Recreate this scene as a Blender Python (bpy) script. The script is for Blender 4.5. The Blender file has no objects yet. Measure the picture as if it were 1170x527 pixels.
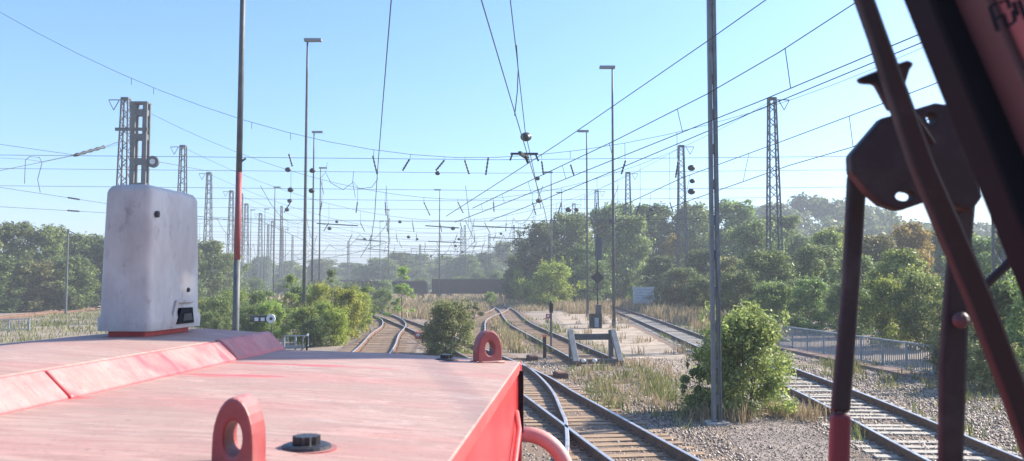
import bpy, math, random
import numpy as np
from mathutils import Vector, Matrix
random.seed(7); RNG = np.random.default_rng(7)
R = math.radians
scene = bpy.context.scene
COL = scene.collection

# ------------------------------------------------------------------ camera
F = 1000.0; CX = 585.0; CY = 263.5; HZ = 322.0; HC = 2.95
PITCH = math.atan((HZ - CY) / F)
cam_d = bpy.data.cameras.new('camera'); cam = bpy.data.objects.new('camera', cam_d); COL.objects.link(cam)
cam_d.sensor_width = 36; cam_d.lens = 36 * F / 1170.0; cam_d.clip_start = 0.05; cam_d.clip_end = 8000
cam.location = (0, 0, HC); cam.rotation_euler = (math.pi / 2 + PITCH, 0, 0)
cam_d.dof.use_dof = True; cam_d.dof.focus_distance = 40; cam_d.dof.aperture_fstop = 9.0
scene.camera = cam

# ------------------------------------------------------------------ world, sun, exposure
SUN_AZ = R(65); SUN_EL = R(31)          # azimuth clockwise from +Y
w = bpy.data.worlds.new('World'); scene.world = w; w.use_nodes = True
wn = w.node_tree.nodes; wl = w.node_tree.links
sky = wn.new('ShaderNodeTexSky'); sky.sky_type = 'NISHITA'; sky.sun_disc = False
sky.sun_elevation = SUN_EL; sky.sun_rotation = SUN_AZ
sky.altitude = 0; sky.air_density = 1.1; sky.dust_density = 1.5; sky.ozone_density = 9.0
wl.new(sky.outputs[0], wn['Background'].inputs[0]); wn['Background'].inputs[1].default_value = 0.124
sd = bpy.data.lights.new('sun', 'SUN'); so = bpy.data.objects.new('sun', sd); COL.objects.link(so)
sd.energy = 5.0; sd.angle = R(0.53); sd.color = (1.0, 0.90, 0.75)
to_sun = Vector((math.sin(SUN_AZ) * math.cos(SUN_EL), math.cos(SUN_AZ) * math.cos(SUN_EL), math.sin(SUN_EL)))
so.rotation_euler = to_sun.to_track_quat('Z', 'Y').to_euler()
so.location = (60, 20, 60)
vs = scene.view_settings; vs.view_transform = 'Standard'; vs.look = 'None'; vs.gamma = 1; vs.use_curve_mapping = False
vs.exposure = 1.25

# ------------------------------------------------------------------ helpers
def ray(px, py):
    u = (px - CX) / F; v = (CY - py) / F
    c, s = math.cos(PITCH), math.sin(PITCH)
    return Vector((u, c - v * s, s + v * c))
def at(px, py, depth):                       # point on a pixel's ray at a forward distance
    d = ray(px, py); k = depth / d.y
    return Vector((d.x * k, depth, HC + d.z * k))
def ath(px, py, h):                          # point on a pixel's ray at a height above the camera
    d = ray(px, py); k = h / d.z
    return Vector((d.x * k, d.y * k, HC + h))
def gx(px, depth): return (px - CX) / F * depth
def gd(py, h=HC): return h * F / (py - HZ)

class MB:
    def __init__(s): s.v = []; s.f = []; s.m = []
    def add(s, vs, fs, mi=0):
        o = len(s.v); s.v += [tuple(v) for v in vs]
        for f in fs: s.f.append(tuple(i + o for i in f)); s.m.append(mi)
        return s
    def box(s, c, d, M=None, mi=0):
        x, y, z = d[0] / 2, d[1] / 2, d[2] / 2
        vs = [Vector((a, b, e)) for e in (-z, z) for b in (-y, y) for a in (-x, x)]
        if M is not None: vs = [M @ v for v in vs]
        c = Vector(c)
        return s.add([v + c for v in vs], [(0, 2, 3, 1), (4, 5, 7, 6), (0, 1, 5, 4), (2, 6, 7, 3), (0, 4, 6, 2), (1, 3, 7, 5)], mi)
    def bar(s, p, q, w, h=None, mi=0, up=Vector((0, 0, 1))):
        p = Vector(p); q = Vector(q); h = w if h is None else h
        d = (q - p); L = d.length
        if L < 1e-6: return s
        d /= L
        u = up if abs(d.dot(up)) < 0.98 else Vector((0, 1, 0))
        x = d.cross(u).normalized(); z = x.cross(d)
        M = Matrix((x, d, z)).transposed()
        return s.box((p + q) / 2, (w, L, h), M, mi)
    def tube(s, pts, r, n=6, mi=0, cap=True):
        pts = [Vector(p) for p in pts]; N = len(pts)
        rr = r if isinstance(r, (list, tuple)) else [r] * N
        rings = []; ref = None
        for i, p in enumerate(pts):
            d = (pts[min(i + 1, N - 1)] - pts[max(i - 1, 0)]).normalized()
            if ref is None: ref = Vector((0, 0, 1)) if abs(d.z) < 0.9 else Vector((1, 0, 0))
            x = d.cross(ref)
            if x.length < 1e-4: x = d.cross(Vector((0.3, 1, 0.2)))
            x.normalize(); y = d.cross(x)
            rings.append([p + (x * math.cos(a) + y * math.sin(a)) * rr[i] for a in [2 * math.pi * k / n for k in range(n)]])
        vs = [v for rg in rings for v in rg]; fs = []
        for i in range(N - 1):
            for k in range(n):
                a, b = i * n + k, i * n + (k + 1) % n
                fs.append((a, b, b + n, a + n))
        if cap: fs.append(tuple(range(n - 1, -1, -1))); fs.append(tuple((N - 1) * n + k for k in range(n)))
        return s.add(vs, fs, mi)
    def prism(s, poly, ext, mi=0):
        ext = Vector(ext); n = len(poly); poly = [Vector(p) for p in poly]
        vs = poly + [p + ext for p in poly]
        fs = [tuple(range(n - 1, -1, -1)), tuple(range(n, 2 * n))] + [(k, (k + 1) % n, (k + 1) % n + n, k + n) for k in range(n)]
        return s.add(vs, fs, mi)
    def sphere(s, c, r, nu=10, nv=6, mi=0):
        if not isinstance(r, (tuple, list)): r = (r, r, r)
        vs = []; fs = []
        for j in range(nv + 1):
            t = math.pi * j / nv
            for i in range(nu):
                a = 2 * math.pi * i / nu
                vs.append((c[0] + r[0] * math.sin(t) * math.cos(a), c[1] + r[1] * math.sin(t) * math.sin(a), c[2] + r[2] * math.cos(t)))
        for j in range(nv):
            for i in range(nu):
                a = j * nu + i; b = j * nu + (i + 1) % nu
                fs.append((a, a + nu, b + nu, b))
        return s.add(vs, fs, mi)
    def build(s, name, mats, parent=None, bevel=0, smooth=False, seg=2):
        me = bpy.data.meshes.new(name); me.from_pydata(s.v, [], s.f)
        if not isinstance(mats, (list, tuple)): mats = [mats]
        for m in mats: me.materials.append(m)
        if len(mats) > 1: me.polygons.foreach_set('material_index', s.m)
        me.update()
        import bmesh
        bm = bmesh.new(); bm.from_mesh(me); bmesh.ops.recalc_face_normals(bm, faces=bm.faces); bm.to_mesh(me); bm.free()
        o = bpy.data.objects.new(name, me); COL.objects.link(o); o.parent = parent
        if bevel:
            b = o.modifiers.new('bevel', 'BEVEL'); b.width = bevel; b.segments = seg; b.limit_method = 'ANGLE'; b.angle_limit = R(35)
        if smooth:
            me.polygons.foreach_set('use_smooth', [True] * len(me.polygons))
            if bevel:
                wnm = o.modifiers.new('wn', 'WEIGHTED_NORMAL'); wnm.keep_sharp = True
        return o

def tag(o, label=None, cat=None, group=None, kind=None):
    if label: o['label'] = label
    if cat: o['category'] = cat
    if group: o['group'] = group
    if kind: o['kind'] = kind
    return o
def empty(name, loc=(0, 0, 0), rz=0, **k):
    o = bpy.data.objects.new(name, None); COL.objects.link(o); o.location = loc; o.rotation_euler = (0, 0, rz)
    o.empty_display_size = 0.3
    return tag(o, **k)
def kids(o): return [c for c in bpy.data.objects if c.parent == o]
def copy_tree(o, parent=None):
    c = o.copy(); COL.objects.link(c); c.parent = parent
    for ch in kids(o): copy_tree(ch, c)
    return c

# ------------------------------------------------------------------ materials
def mat(name, col, rough=0.8, metal=0.0, noise=None, bump=0.0, bscale=30, spec=0.5, stretch=None, coat=0.0):
    """noise = (colour2, scale, low, high): second colour mixed in by a noise texture"""
    m = bpy.data.materials.new(name); m.use_nodes = True
    n = m.node_tree.nodes; l = m.node_tree.links; b = n['Principled BSDF']
    b.inputs['Base Color'].default_value = (*col, 1); b.inputs['Roughness'].default_value = rough
    b.inputs['Metallic'].default_value = metal; b.inputs['Specular IOR Level'].default_value = spec
    b.inputs['Coat Weight'].default_value = coat
    tc = n.new('ShaderNodeTexCoord'); src = tc.outputs['Object']
    if stretch:
        mp = n.new('ShaderNodeMapping'); mp.inputs['Scale'].default_value = stretch; l.new(src, mp.inputs[0]); src = mp.outputs[0]
    if noise:
        layers = noise if isinstance(noise, list) else [noise]
        prev = None
        for (c2, sc, lo, hi) in layers:
            t = n.new('ShaderNodeTexNoise'); t.inputs['Scale'].default_value = sc; t.inputs['Detail'].default_value = 7; t.inputs['Roughness'].default_value = 0.65
            l.new(src, t.inputs['Vector'])
            r = n.new('ShaderNodeMapRange'); r.inputs[1].default_value = lo; r.inputs[2].default_value = hi; l.new(t.outputs[0], r.inputs[0])
            x = n.new('ShaderNodeMixRGB'); l.new(r.outputs[0], x.inputs[0])
            if prev is None: x.inputs[1].default_value = (*col, 1)
            else: l.new(prev, x.inputs[1])
            x.inputs[2].default_value = (*c2, 1); prev = x.outputs[0]
        l.new(prev, b.inputs['Base Color'])
    if bump:
        t = n.new('ShaderNodeTexNoise'); t.inputs['Scale'].default_value = bscale; t.inputs['Detail'].default_value = 6; l.new(src, t.inputs['Vector'])
        bp = n.new('ShaderNodeBump'); bp.inputs['Strength'].default_value = bump; bp.inputs['Distance'].default_value = 0.02
        l.new(t.outputs[0], bp.inputs['Height']); l.new(bp.outputs[0], b.inputs['Normal'])
    return m
def leafmat(name, c1, c2, c3=None, trans=0.46, objvar=0.25):
    m = bpy.data.materials.new(name); m.use_nodes = True
    n = m.node_tree.nodes; l = m.node_tree.links; b = n['Principled BSDF']; out = n['Material Output']
    g = n.new('ShaderNodeNewGeometry'); cr = n.new('ShaderNodeValToRGB'); e = cr.color_ramp.elements
    e[0].color = (*c1, 1); e[1].color = (*c2, 1)
    if c3: q = cr.color_ramp.elements.new(0.93); q.color = (*c2, 1); e[-1].color = (*c3, 1)
    l.new(g.outputs['Random Per Island'], cr.inputs[0])
    oi = n.new('ShaderNodeObjectInfo'); hs = n.new('ShaderNodeHueSaturation')
    r = n.new('ShaderNodeMapRange'); r.inputs[3].default_value = 1 - objvar; r.inputs[4].default_value = 1 + objvar; l.new(oi.outputs['Random'], r.inputs[0])
    l.new(r.outputs[0], hs.inputs['Value'])
    r2 = n.new('ShaderNodeMapRange'); r2.inputs[3].default_value = 0.48; r2.inputs[4].default_value = 0.515; l.new(oi.outputs['Random'], r2.inputs[0]); l.new(r2.outputs[0], hs.inputs['Hue'])
    l.new(cr.outputs[0], hs.inputs['Color'])
    if objvar:
        tcn = n.new('ShaderNodeTexCoord'); tn = n.new('ShaderNodeTexNoise'); tn.inputs['Scale'].default_value = 0.9; tn.inputs['Detail'].default_value = 3; l.new(tcn.outputs['Object'], tn.inputs['Vector'])
        r3 = n.new('ShaderNodeMapRange'); r3.inputs[1].default_value = .35; r3.inputs[2].default_value = .65; r3.inputs[3].default_value = .72; r3.inputs[4].default_value = 1.35; l.new(tn.outputs[0], r3.inputs[0])
        mm = n.new('ShaderNodeMath'); mm.operation = 'MULTIPLY'; l.new(r.outputs[0], mm.inputs[0]); l.new(r3.outputs[0], mm.inputs[1]); l.new(mm.outputs[0], hs.inputs['Value'])
    l.new(hs.outputs[0], b.inputs['Base Color']); b.inputs['Roughness'].default_value = 0.55; b.inputs['Specular IOR Level'].default_value = 0.35
    t = n.new('ShaderNodeBsdfTranslucent'); l.new(hs.outputs[0], t.inputs[0])
    mx = n.new('ShaderNodeMixShader'); mx.inputs[0].default_value = trans
    l.new(b.outputs[0], mx.inputs[1]); l.new(t.outputs[0], mx.inputs[2]); l.new(mx.outputs[0], out.inputs[0])
    return m

M = {}
M['ground'] = mat('ballast ground', (0.21, 0.16, 0.125), 0.95, noise=[((0.31, 0.25, 0.19), 0.25, 0.35, 0.65), ((0.085, 0.075, 0.065), 9, 0.48, 0.7), ((0.33, 0.29, 0.24), 16, 0.6, 0.75)], bump=0.9, bscale=14)
M['bed'] = mat('track ballast', (0.20, 0.145, 0.105), 0.95, noise=[((0.09, 0.07, 0.058), 11, 0.42, 0.62), ((0.30, 0.26, 0.22), 17, 0.57, 0.72), ((0.19, 0.12, 0.075), 0.6, 0.45, 0.65)], bump=1.0, bscale=18)
M['sand'] = mat('sandy gravel', (0.42, 0.335, 0.255), 0.95, noise=[((0.20, 0.16, 0.115), 0.55, 0.45, 0.6), ((0.26, 0.21, 0.16), 2.5, 0.45, 0.65), ((0.45, 0.38, 0.30), 12, 0.55, 0.75)], bump=0.6, bscale=22)
M['path'] = mat('grey gravel path', (0.28, 0.235, 0.20), 0.95, noise=[((0.19, 0.16, 0.14), 1.1, 0.42, 0.62), ((0.33, 0.28, 0.24), 25, 0.55, 0.7)], bump=0.7, bscale=40)
M['stone'] = leafmat('ballast stone', (0.10, 0.078, 0.062), (0.50, 0.41, 0.325), trans=0.0, objvar=0)
M['rail_side'] = mat('rusty rail', (0.20, 0.105, 0.06), 0.95, noise=((0.11, 0.065, 0.045), 8, 0.4, 0.6))
M['rail_top'] = mat('worn rail head', (0.62, 0.58, 0.55), 0.38, 0.7, noise=((0.27, 0.17, 0.12), 3, 0.5, 0.75))
M['timber'] = mat('weathered sleeper timber', (0.38, 0.255, 0.155), 0.9, noise=[((0.19, 0.13, 0.09), 3, 0.4, 0.65), ((0.38, 0.27, 0.17), 7, 0.5, 0.8)], bump=0.5, bscale=20, stretch=(1, 6, 3))
M['concrete'] = mat('sleeper concrete', (0.40, 0.37, 0.32), 0.9, noise=((0.24, 0.21, 0.18), 5, 0.45, 0.7), bump=0.3, bscale=40)
M['steel'] = mat('galvanised steel', (0.10, 0.115, 0.12), 0.6, 0.3, noise=((0.065, 0.07, 0.075), 4, 0.4, 0.7))
M['galv'] = mat('pale galvanised channel', (0.17, 0.19, 0.20), 0.55, 0.2, noise=((0.11, 0.12, 0.125), 4, 0.4, 0.7))
M['mast'] = mat('mast grey paint', (0.10, 0.115, 0.125), 0.7, noise=((0.07, 0.075, 0.08), 2.5, 0.45, 0.65))
M['lamp'] = mat('lamp housing', (0.19, 0.21, 0.225), 0.5)
M['wire'] = mat('weathered copper wire', (0.045, 0.05, 0.055), 0.7)
M['insul'] = mat('insulator brown', (0.035, 0.038, 0.042), 0.4)
M['red_reflection'] = mat('red reflection on pole', (0.26, 0.05, 0.055), 0.6, noise=((0.17, 0.035, 0.045), 3, 0.4, 0.7))  # colour of the windscreen reflection painted on the left pole
M['white'] = mat('white paint', (0.62, 0.66, 0.68), 0.6, noise=((0.45, 0.48, 0.5), 4, 0.5, 0.8))
M['blue_grey'] = mat('blue grey print', (0.22, 0.29, 0.35), 0.6)
M['slate'] = mat('dark slate paint', (0.06, 0.08, 0.10), 0.6)
M['board'] = mat('board boards', (0.46, 0.53, 0.55), 0.7, noise=((0.36, 0.42, 0.45), 4, 0.45, 0.7))
M['railing'] = mat('railing paint', (0.24, 0.29, 0.32), 0.6, noise=((0.16, 0.18, 0.2), 3, 0.45, 0.7))
M['black'] = mat('black paint', (0.018, 0.018, 0.02), 0.6)
M['redlamp'] = mat('red signal paint', (0.40, 0.045, 0.05), 0.5)
M['orange'] = mat('orange cap', (0.7, 0.22, 0.1), 0.6)
M['bark'] = mat('bark', (0.10, 0.08, 0.06), 0.95, noise=((0.16, 0.13, 0.10), 4, 0.4, 0.7))
M['wagon'] = mat('wagon sooty brown', (0.022, 0.018, 0.02), 0.85, noise=((0.04, 0.028, 0.026), 1.2, 0.45, 0.7))
M['leaf_dark'] = leafmat('leaf dark', (0.065, 0.108, 0.039), (0.203, 0.268, 0.090))
M['leaf_mid'] = leafmat('leaf mid', (0.090, 0.146, 0.046), (0.277, 0.350, 0.114))
M['leaf_lite'] = leafmat('leaf light', (0.122, 0.195, 0.040), (0.358, 0.455, 0.105), (0.552, 0.520, 0.114))
M['leaf_yel'] = leafmat('leaf yellow', (0.161, 0.207, 0.034), (0.414, 0.460, 0.081), (0.529, 0.460, 0.081), objvar=.1)
M['leaf_gold'] = leafmat('leaf gold', (0.18, 0.15, 0.03), (0.42, 0.32, 0.07), (0.40, 0.25, 0.05))
M['leaf_olive'] = leafmat('leaf olive', (0.124, 0.140, 0.049), (0.330, 0.330, 0.132), (0.496, 0.396, 0.166))
M['dry'] = leafmat('dry grass', (0.20, 0.16, 0.08), (0.48, 0.39, 0.22), trans=0.3, objvar=0)
M['grass'] = leafmat('green grass', (0.077, 0.110, 0.028), (0.264, 0.275, 0.088), (0.440, 0.374, 0.176), trans=0.3, objvar=0)
M['hill'] = mat('wooded hill', (0.045, 0.07, 0.035), 0.95, noise=((0.09, 0.11, 0.05), 0.06, 0.4, 0.65), bump=1.0, bscale=0.15)

# red locomotive paint: dust settles on faces that look up
def red_paint(name, dust, dcol=(0.41, 0.32, 0.27), rough=0.38, kb=1.0, st=(0.8, 2.6, 1), low=0.22):
    m = bpy.data.materials.new(name); m.use_nodes = True
    n = m.node_tree.nodes; l = m.node_tree.links; b = n['Principled BSDF']
    tc = n.new('ShaderNodeTexCoord')
    def nz(scale, st, det=8, ro=0.65):
        mp = n.new('ShaderNodeMapping'); mp.inputs['Scale'].default_value = st; l.new(tc.outputs['Object'], mp.inputs[0])
        t = n.new('ShaderNodeTexNoise'); t.inputs['Scale'].default_value = scale; t.inputs['Detail'].default_value = det; t.inputs['Roughness'].default_value = ro
        l.new(mp.outputs[0], t.inputs['Vector']); return t.outputs[0]
    def rng(src, a, c, lo=0, hi=1):
        r = n.new('ShaderNodeMapRange'); r.inputs[1].default_value = a; r.inputs[2].default_value = c; r.inputs[3].default_value = lo; r.inputs[4].default_value = hi
        l.new(src, r.inputs[0]); return r.outputs[0]
    def mix(f, a, c):
        x = n.new('ShaderNodeMixRGB'); l.new(f, x.inputs[0])
        for i, q in ((1, a), (2, c)):
            if isinstance(q, tuple): x.inputs[i].default_value = (*q, 1)
            else: l.new(q, x.inputs[i])
        return x.outputs[0]
    base = mix(rng(nz(3, (1, 1, 1)), 0.4, 0.65), (0.50 * kb, 0.022 * kb, 0.035 * kb), (0.60 * kb, 0.045 * kb, 0.055 * kb))
    d1 = rng(nz(1.1 if st[1] != 1 else 3.2, st), 0.34, 0.52, 0.84 if st[1] != 1 else .35, 1.0)
    d2 = rng(nz(9, (0.5, 3.5, 1) if st[1] != 1 else (1, 1, 1)), 0.3, 0.7, 0.9, 1.0)
    g = n.new('ShaderNodeNewGeometry'); sx = n.new('ShaderNodeSeparateXYZ'); l.new(g.outputs['Normal'], sx.inputs[0])
    upf = rng(sx.outputs[2], 0.15, 0.85, low, 1.0)
    def mul(a, c):
        x = n.new('ShaderNodeMath'); x.operation = 'MULTIPLY'; l.new(a, x.inputs[0])
        if isinstance(c, float): x.inputs[1].default_value = c
        else: l.new(c, x.inputs[1])
        return x.outputs[0]
    wash = rng(nz(1.25, (0.55, 2.6, 1), 4, 0.5), 0.635, 0.655, 1.0, 0.45)
    chips = rng(nz(38, (1, 1, 1), 3, 0.6), 0.70, 0.73, 1.0, 0.35)
    fac = mul(mul(mul(mul(mul(d1, d2), upf), wash), chips), float(dust))
    dc = mix(rng(nz(14, (0.4, 4, 1) if st[1] != 1 else (1, 1, 1)), 0.4, 0.68), dcol, (dcol[0] * 0.62, dcol[1] * 0.6, dcol[2] * 0.62))
    dc = mix(rng(nz(2.3, (0.7, 2.2, 1)), 0.5, 0.72), dc, (0.31, 0.25, 0.215))
    dc = mix(rng(nz(5, (0.25, 5, 1)), 0.56, 0.68), dc, (0.25, 0.20, 0.175))
    dc = mix(rng(nz(7, (0.8, 1.3, 1), 8, 0.75), 0.5, 0.62, 0, .75), dc, (0.29, 0.235, 0.20))
    dc = mix(rng(nz(4, (1, 1.5, 1), 8, 0.75), 0.56, 0.68, 0, .7), dc, (0.48, 0.41, 0.36))
    dc = mix(rng(nz(60, (1, 1, 1), 4, 0.7), 0.58, 0.7), dc, (0.19, 0.15, 0.14))
    l.new(mix(fac, base, dc), b.inputs['Base Color'])
    l.new(rng(fac, 0.1, 0.8, rough, 0.75), b.inputs['Roughness'])
    bp = n.new('ShaderNodeBump'); bp.inputs['Strength'].default_value = 0.12; bp.inputs['Distance'].default_value = 0.01
    l.new(nz(25, (0.5, 2, 1)), bp.inputs['Height']); l.new(bp.outputs[0], b.inputs['Normal'])
    return m
M['hood'] = red_paint('dusty red hood paint', 0.94)
M['ridge'] = red_paint('sun bleached red paint', 0.8, (0.50, 0.315, 0.29), st=(1, 1, 1))
M['red'] = red_paint('glossy red paint', 0.35, rough=0.3)
M['lug'] = red_paint('lug red paint', 0.8, (0.50, 0.25, 0.24), kb=.42, st=(1, 1, 1), low=.3)
M['tube'] = mat('faded pink red tube paint', (.50, .22, .20), .5, noise=((.55, .34, .31), 6, .4, .65))
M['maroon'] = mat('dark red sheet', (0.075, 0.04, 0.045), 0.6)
M['panel'] = mat('faded red panel', (0.26, 0.10, 0.11), 0.6, noise=((0.22, 0.08, 0.09), 3, 0.4, 0.7))
M['rubber'] = mat('black rubber', (0.012, 0.012, 0.016), 0.8, spec=.15)
M['arm'] = mat('black wiper metal', (0.028, 0.024, 0.026), 0.6, spec=.3, noise=((0.06, 0.058, 0.058), 9, 0.5, 0.75))
M['housing'] = mat('grimy cream housing', (0.50, 0.455, 0.42), 0.5, noise=[((0.38, 0.33, 0.305), 5, 0.4, 0.65), ((0.28, 0.23, 0.215), 16, 0.56, 0.72), ((0.38, 0.31, 0.29), 3.2, 0.52, 0.7), ((0.30, 0.25, 0.23), 45, 0.62, 0.75)], stretch=(1, 1, 0.6), bump=0.05)
M['bolt'] = mat('greasy bolt steel', (0.05, 0.05, 0.055), 0.45, 0.5)

# ------------------------------------------------------------------ ground
g = MB()
g.add([(-3000, -300, 0), (3000, -300, 0), (3000, 6000, 0), (-3000, 6000, 0)], [(0, 1, 2, 3)])
tag(g.build('ground', M['ground']), 'brown stony yard ground with gravel between the tracks', 'ground', kind='structure')

def sheet(name, poly, z, m, label, cat='ground'):
    """irregular edge sheet"""
    pts = []
    for i, p in enumerate(poly):
        q = poly[(i + 1) % len(poly)]
        n = max(1, int(math.hypot(q[0] - p[0], q[1] - p[1]) / 0.8)) if name != 'bed' else 1
        for k in range(n):
            t = k / n
            pts.append((p[0] + (q[0] - p[0]) * t + random.uniform(-.12, .12), p[1] + (q[1] - p[1]) * t + random.uniform(-.2, .2), z))
    b = MB(); b.add(pts, [tuple(range(len(pts)))])
    return tag(b.build(name, m), label, cat, kind='structure')
sheet('far_field', [(-400, 97), (400, 97), (400, 420), (-400, 420)], 0.0035, mat('dry field', (0.24, 0.20, 0.10), .95, noise=[((.14, .15, .06), .15, .4, .6), ((.34, .28, .16), 1.2, .5, .7)], bump=.6, bscale=4), 'dry grassy ground of the far yard')
sheet('sandy_strip', [(4.3, 26), (6.9, 26), (7.6, 40), (8.6, 60), (9.6, 85), (9.6, 105), (5.5, 105), (3.6, 70), (3.7, 48), (4.4, 36)], 0.004, M['sand'], 'pale sandy strip beside the buffer stop track')
sheet('gravel_path', [(3.9, 8), (6.0, 8), (6.5, 14), (6.9, 18), (6.0, 19.6), (4.6, 18.6), (3.9, 15)], 0.008, M['path'], 'grey fine gravel patch in front of the green bush', 'path')

# ------------------------------------------------------------------ tracks
def spline(pts, step=0.5):
    """Catmull-Rom through (x, y) points"""
    P = [Vector((p[0], p[1])) for p in pts]; P = [P[0] * 2 - P[1]] + P + [P[-1] * 2 - P[-2]]
    out = []
    for i in range(1, len(P) - 2):
        a, b, c, d = P[i - 1:i + 3]; n = max(2, int((c - b).length / step))
        for k in range(n):
            t = k / n
            out.append(0.5 * ((2 * b) + (c - a) * t + (2 * a - 5 * b + 4 * c - d) * t * t + (3 * b - a - 3 * c + d) * t ** 3))
    out.append(P[-2]); return out
RAILP = [(-.065, 0), (.065, 0), (.065, .014), (.012, .03), (.012, .11), (.036, .122), (.036, .158), (.028, .165), (-.028, .165), (-.036, .158), (-.036, .122), (-.012, .11), (-.012, .03), (-.065, .014)]
TRACKS = []
def offset(pl, d):
    o = []
    for i, p in enumerate(pl):
        t = (pl[min(i + 1, len(pl) - 1)] - pl[max(i - 1, 0)]).normalized()
        o.append((p + Vector((t.y, -t.x)) * d, t))
    return o
def make_rail(pl, d, parent, y0=-1e9, y1=1e9, z0=0.012):
    pts = [(p, t) for p, t in offset(pl, d) if y0 <= p.y <= y1]
    b = MB(); n = len(RAILP)
    vs = []
    for p, t in pts:
        rx = Vector((t.y, -t.x))
        for (a, h) in RAILP: vs.append((p.x + rx.x * a, p.y + rx.y * a, z0 + h))
    b.v = vs
    for i in range(len(pts) - 1):
        for k in range(n):
            k2 = (k + 1) % n
            b.f.append((i * n + k, i * n + k2, (i + 1) * n + k2, (i + 1) * n + k)); b.m.append(1 if k in (6, 7, 8) else 0)
    b.f.append(tuple(range(n))); b.m.append(0)
    b.f.append(tuple((len(pts) - 1) * n + k for k in range(n))); b.m.append(0)
    return b.build('rail', [M['rail_side'], M['rail_top']], parent)
def sleeper_mesh(mt, w=0.25, L=2.5, gauge=1.5):
    b = MB(); b.box((0, 0, -0.05), (L, w, 0.13))
    for s in (-1, 1):
        for q in (-1, 1): b.box((s * gauge / 2 + q * .095, 0, .03), (.05, .1, .03), mi=1)
    me = b.build('sleeper', [mt, M['rail_side']]); m = me.data; bpy.data.objects.remove(me); return m
def railway(pts, gauge, smat, label, bedcol='bed', z_max=90, ya=-1e9, yb=1e9, sl=(None, None), z=0.0, L=2.5, bedw=1.65, right=True, left=True, lrange=None, rrange=None):
    pl = spline(pts)
    t = empty('railway_track', (0, 0, 0), label=label, cat='track', group='railway tracks of the yard')
    TRACKS.append(pl)
    lr = lrange or (ya, yb); rr = rrange or (ya, yb)
    make_rail(pl, -gauge / 2, t, *lr, z0=z + 0.035); make_rail(pl, gauge / 2, t, *rr, z0=z + 0.035)
    # ballast bed strip
    b = MB(); e1 = offset(pl, -bedw); e2 = offset(pl, bedw); vs = []
    for (p, _), (q, _) in zip(e1, e2):
        vs += [(p.x + random.uniform(-.1, .1), p.y, z + .0), (p.x + .25 * (q.x - p.x) / (2 * bedw), p.y, z + .012), (q.x - .25 * (q.x - p.x) / (2 * bedw), q.y, z + .012), (q.x + random.uniform(-.1, .1), q.y, z + 0.0)]
    fs = []
    for i in range(len(e1) - 1):
        for k in range(3): fs.append((4 * i + k, 4 * i + k + 1, 4 * i + 5 + k, 4 * i + 4 + k))
    b.add([(v[0], v[1], v[2] + bz[0]) for v in vs], fs); bz[0] += 0.0035
    b.build('ballast_bed', M[bedcol], t)
    me = sleeper_mesh(smat, L=L, gauge=gauge)
    acc = 0; prev = pl[0]; s0, s1 = sl
    for i, p in enumerate(pl):
        acc += (p - prev).length; 
        if acc >= 0.6:
            acc -= 0.6
            if p.y < z_max and (s0 is None or p.y >= s0) and (s1 is None or p.y <= s1):
                tt = (pl[min(i + 1, len(pl) - 1)] - pl[max(i - 1, 0)]).normalized()
                o = bpy.data.objects.new('sleeper', me); COL.objects.link(o); o.parent = t
                o.location = (p.x + random.uniform(-.03, .03), p.y, z + 0.03 + random.uniform(-.006, .006)); o.rotation_euler = (random.uniform(-.01, .01), random.uniform(-.006, .006), math.atan2(-tt.x, tt.y) + random.uniform(-.02, .02))
        prev = p
    return t
bz = [0.004]
T1 = [(5.7, -6), (6.35, 3), (7.18, 13.6), (7.95, 22.4), (8.65, 37), (10.2, 73), (11.0, 111), (11.0, 150)]
T2 = [(5.2, -6), (3.65, 5), (2.25, 13.56), (1.6, 17.65), (.95, 21.7), (-.25, 29), (-4.75, 49.2), (-7.6, 61), (-12.2, 79), (-18, 98), (-30, 130)]
T3 = [(2.95, 31.6), (1.9, 43), (.75, 55.6), (.2, 66), (-.65, 88), (-2.4, 110), (-4.3, 127)]
T4 = [(-1.9, 36), (-2.15, 43), (-2.3, 50.5), (-2.6, 63), (-2.1, 74), (-1.4, 82), (-1.0, 95)]
TL = [(-3.6, 2), (-4.3, 18), (-5.6, 35.6), (-6.7, 46.3), (-7.6, 56.7), (-9.3, 67), (-12.2, 79)]
TC = [(-1.6, -6), (-1.28, 0), (-1.0, 4), (-.6, 8), (.1, 13.7), (.33, 17.2), (.34, 18.8), (.3, 22.4), (.05, 26.2), (-.33, 29.6)]
TW = [(-30, 20), (-36, 45), (-40.5, 69), (-43.5, 89), (-46, 120)]
railway(T1, 1.5, M['concrete'], 'rightmost track on pale sleepers running past the green bush and bridge railing', z_max=75)
railway(T2, 1.34, M['timber'], 'track on brown timber sleepers crossing from bottom centre towards the left', z_max=80)
railway(T3, 1.5, M['timber'], 'rusty siding that ends at the buffer stop', z_max=90)
railway(T4, 1.5, M['timber'], 'short connecting track curving away behind the far lifting lug', z_max=90, sl=(41, 88))
railway(TL, 1.5, M['timber'], 'curved track left of the middle shrub joining the crossing track', z_max=70)
railway(TC, 1.44, M['timber'], 'track under the locomotive whose bright rail curves into the next track', sl=(None, 12), lrange=(-9, 22), right=True)
railway(TW, 1.5, M['timber'], 'far left track below the dark hedge of trees', z_max=95, bedw=1.9)

# long turnout sleepers of the crossing are T2's own; stones scattered as one mass
def near_track(x, y, lim):
    for pl in TRACKS:
        for p in pl[::3]:
            if abs(p.y - y) < 1.2 and abs(p.x - x) < lim: return True
    return False

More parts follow.
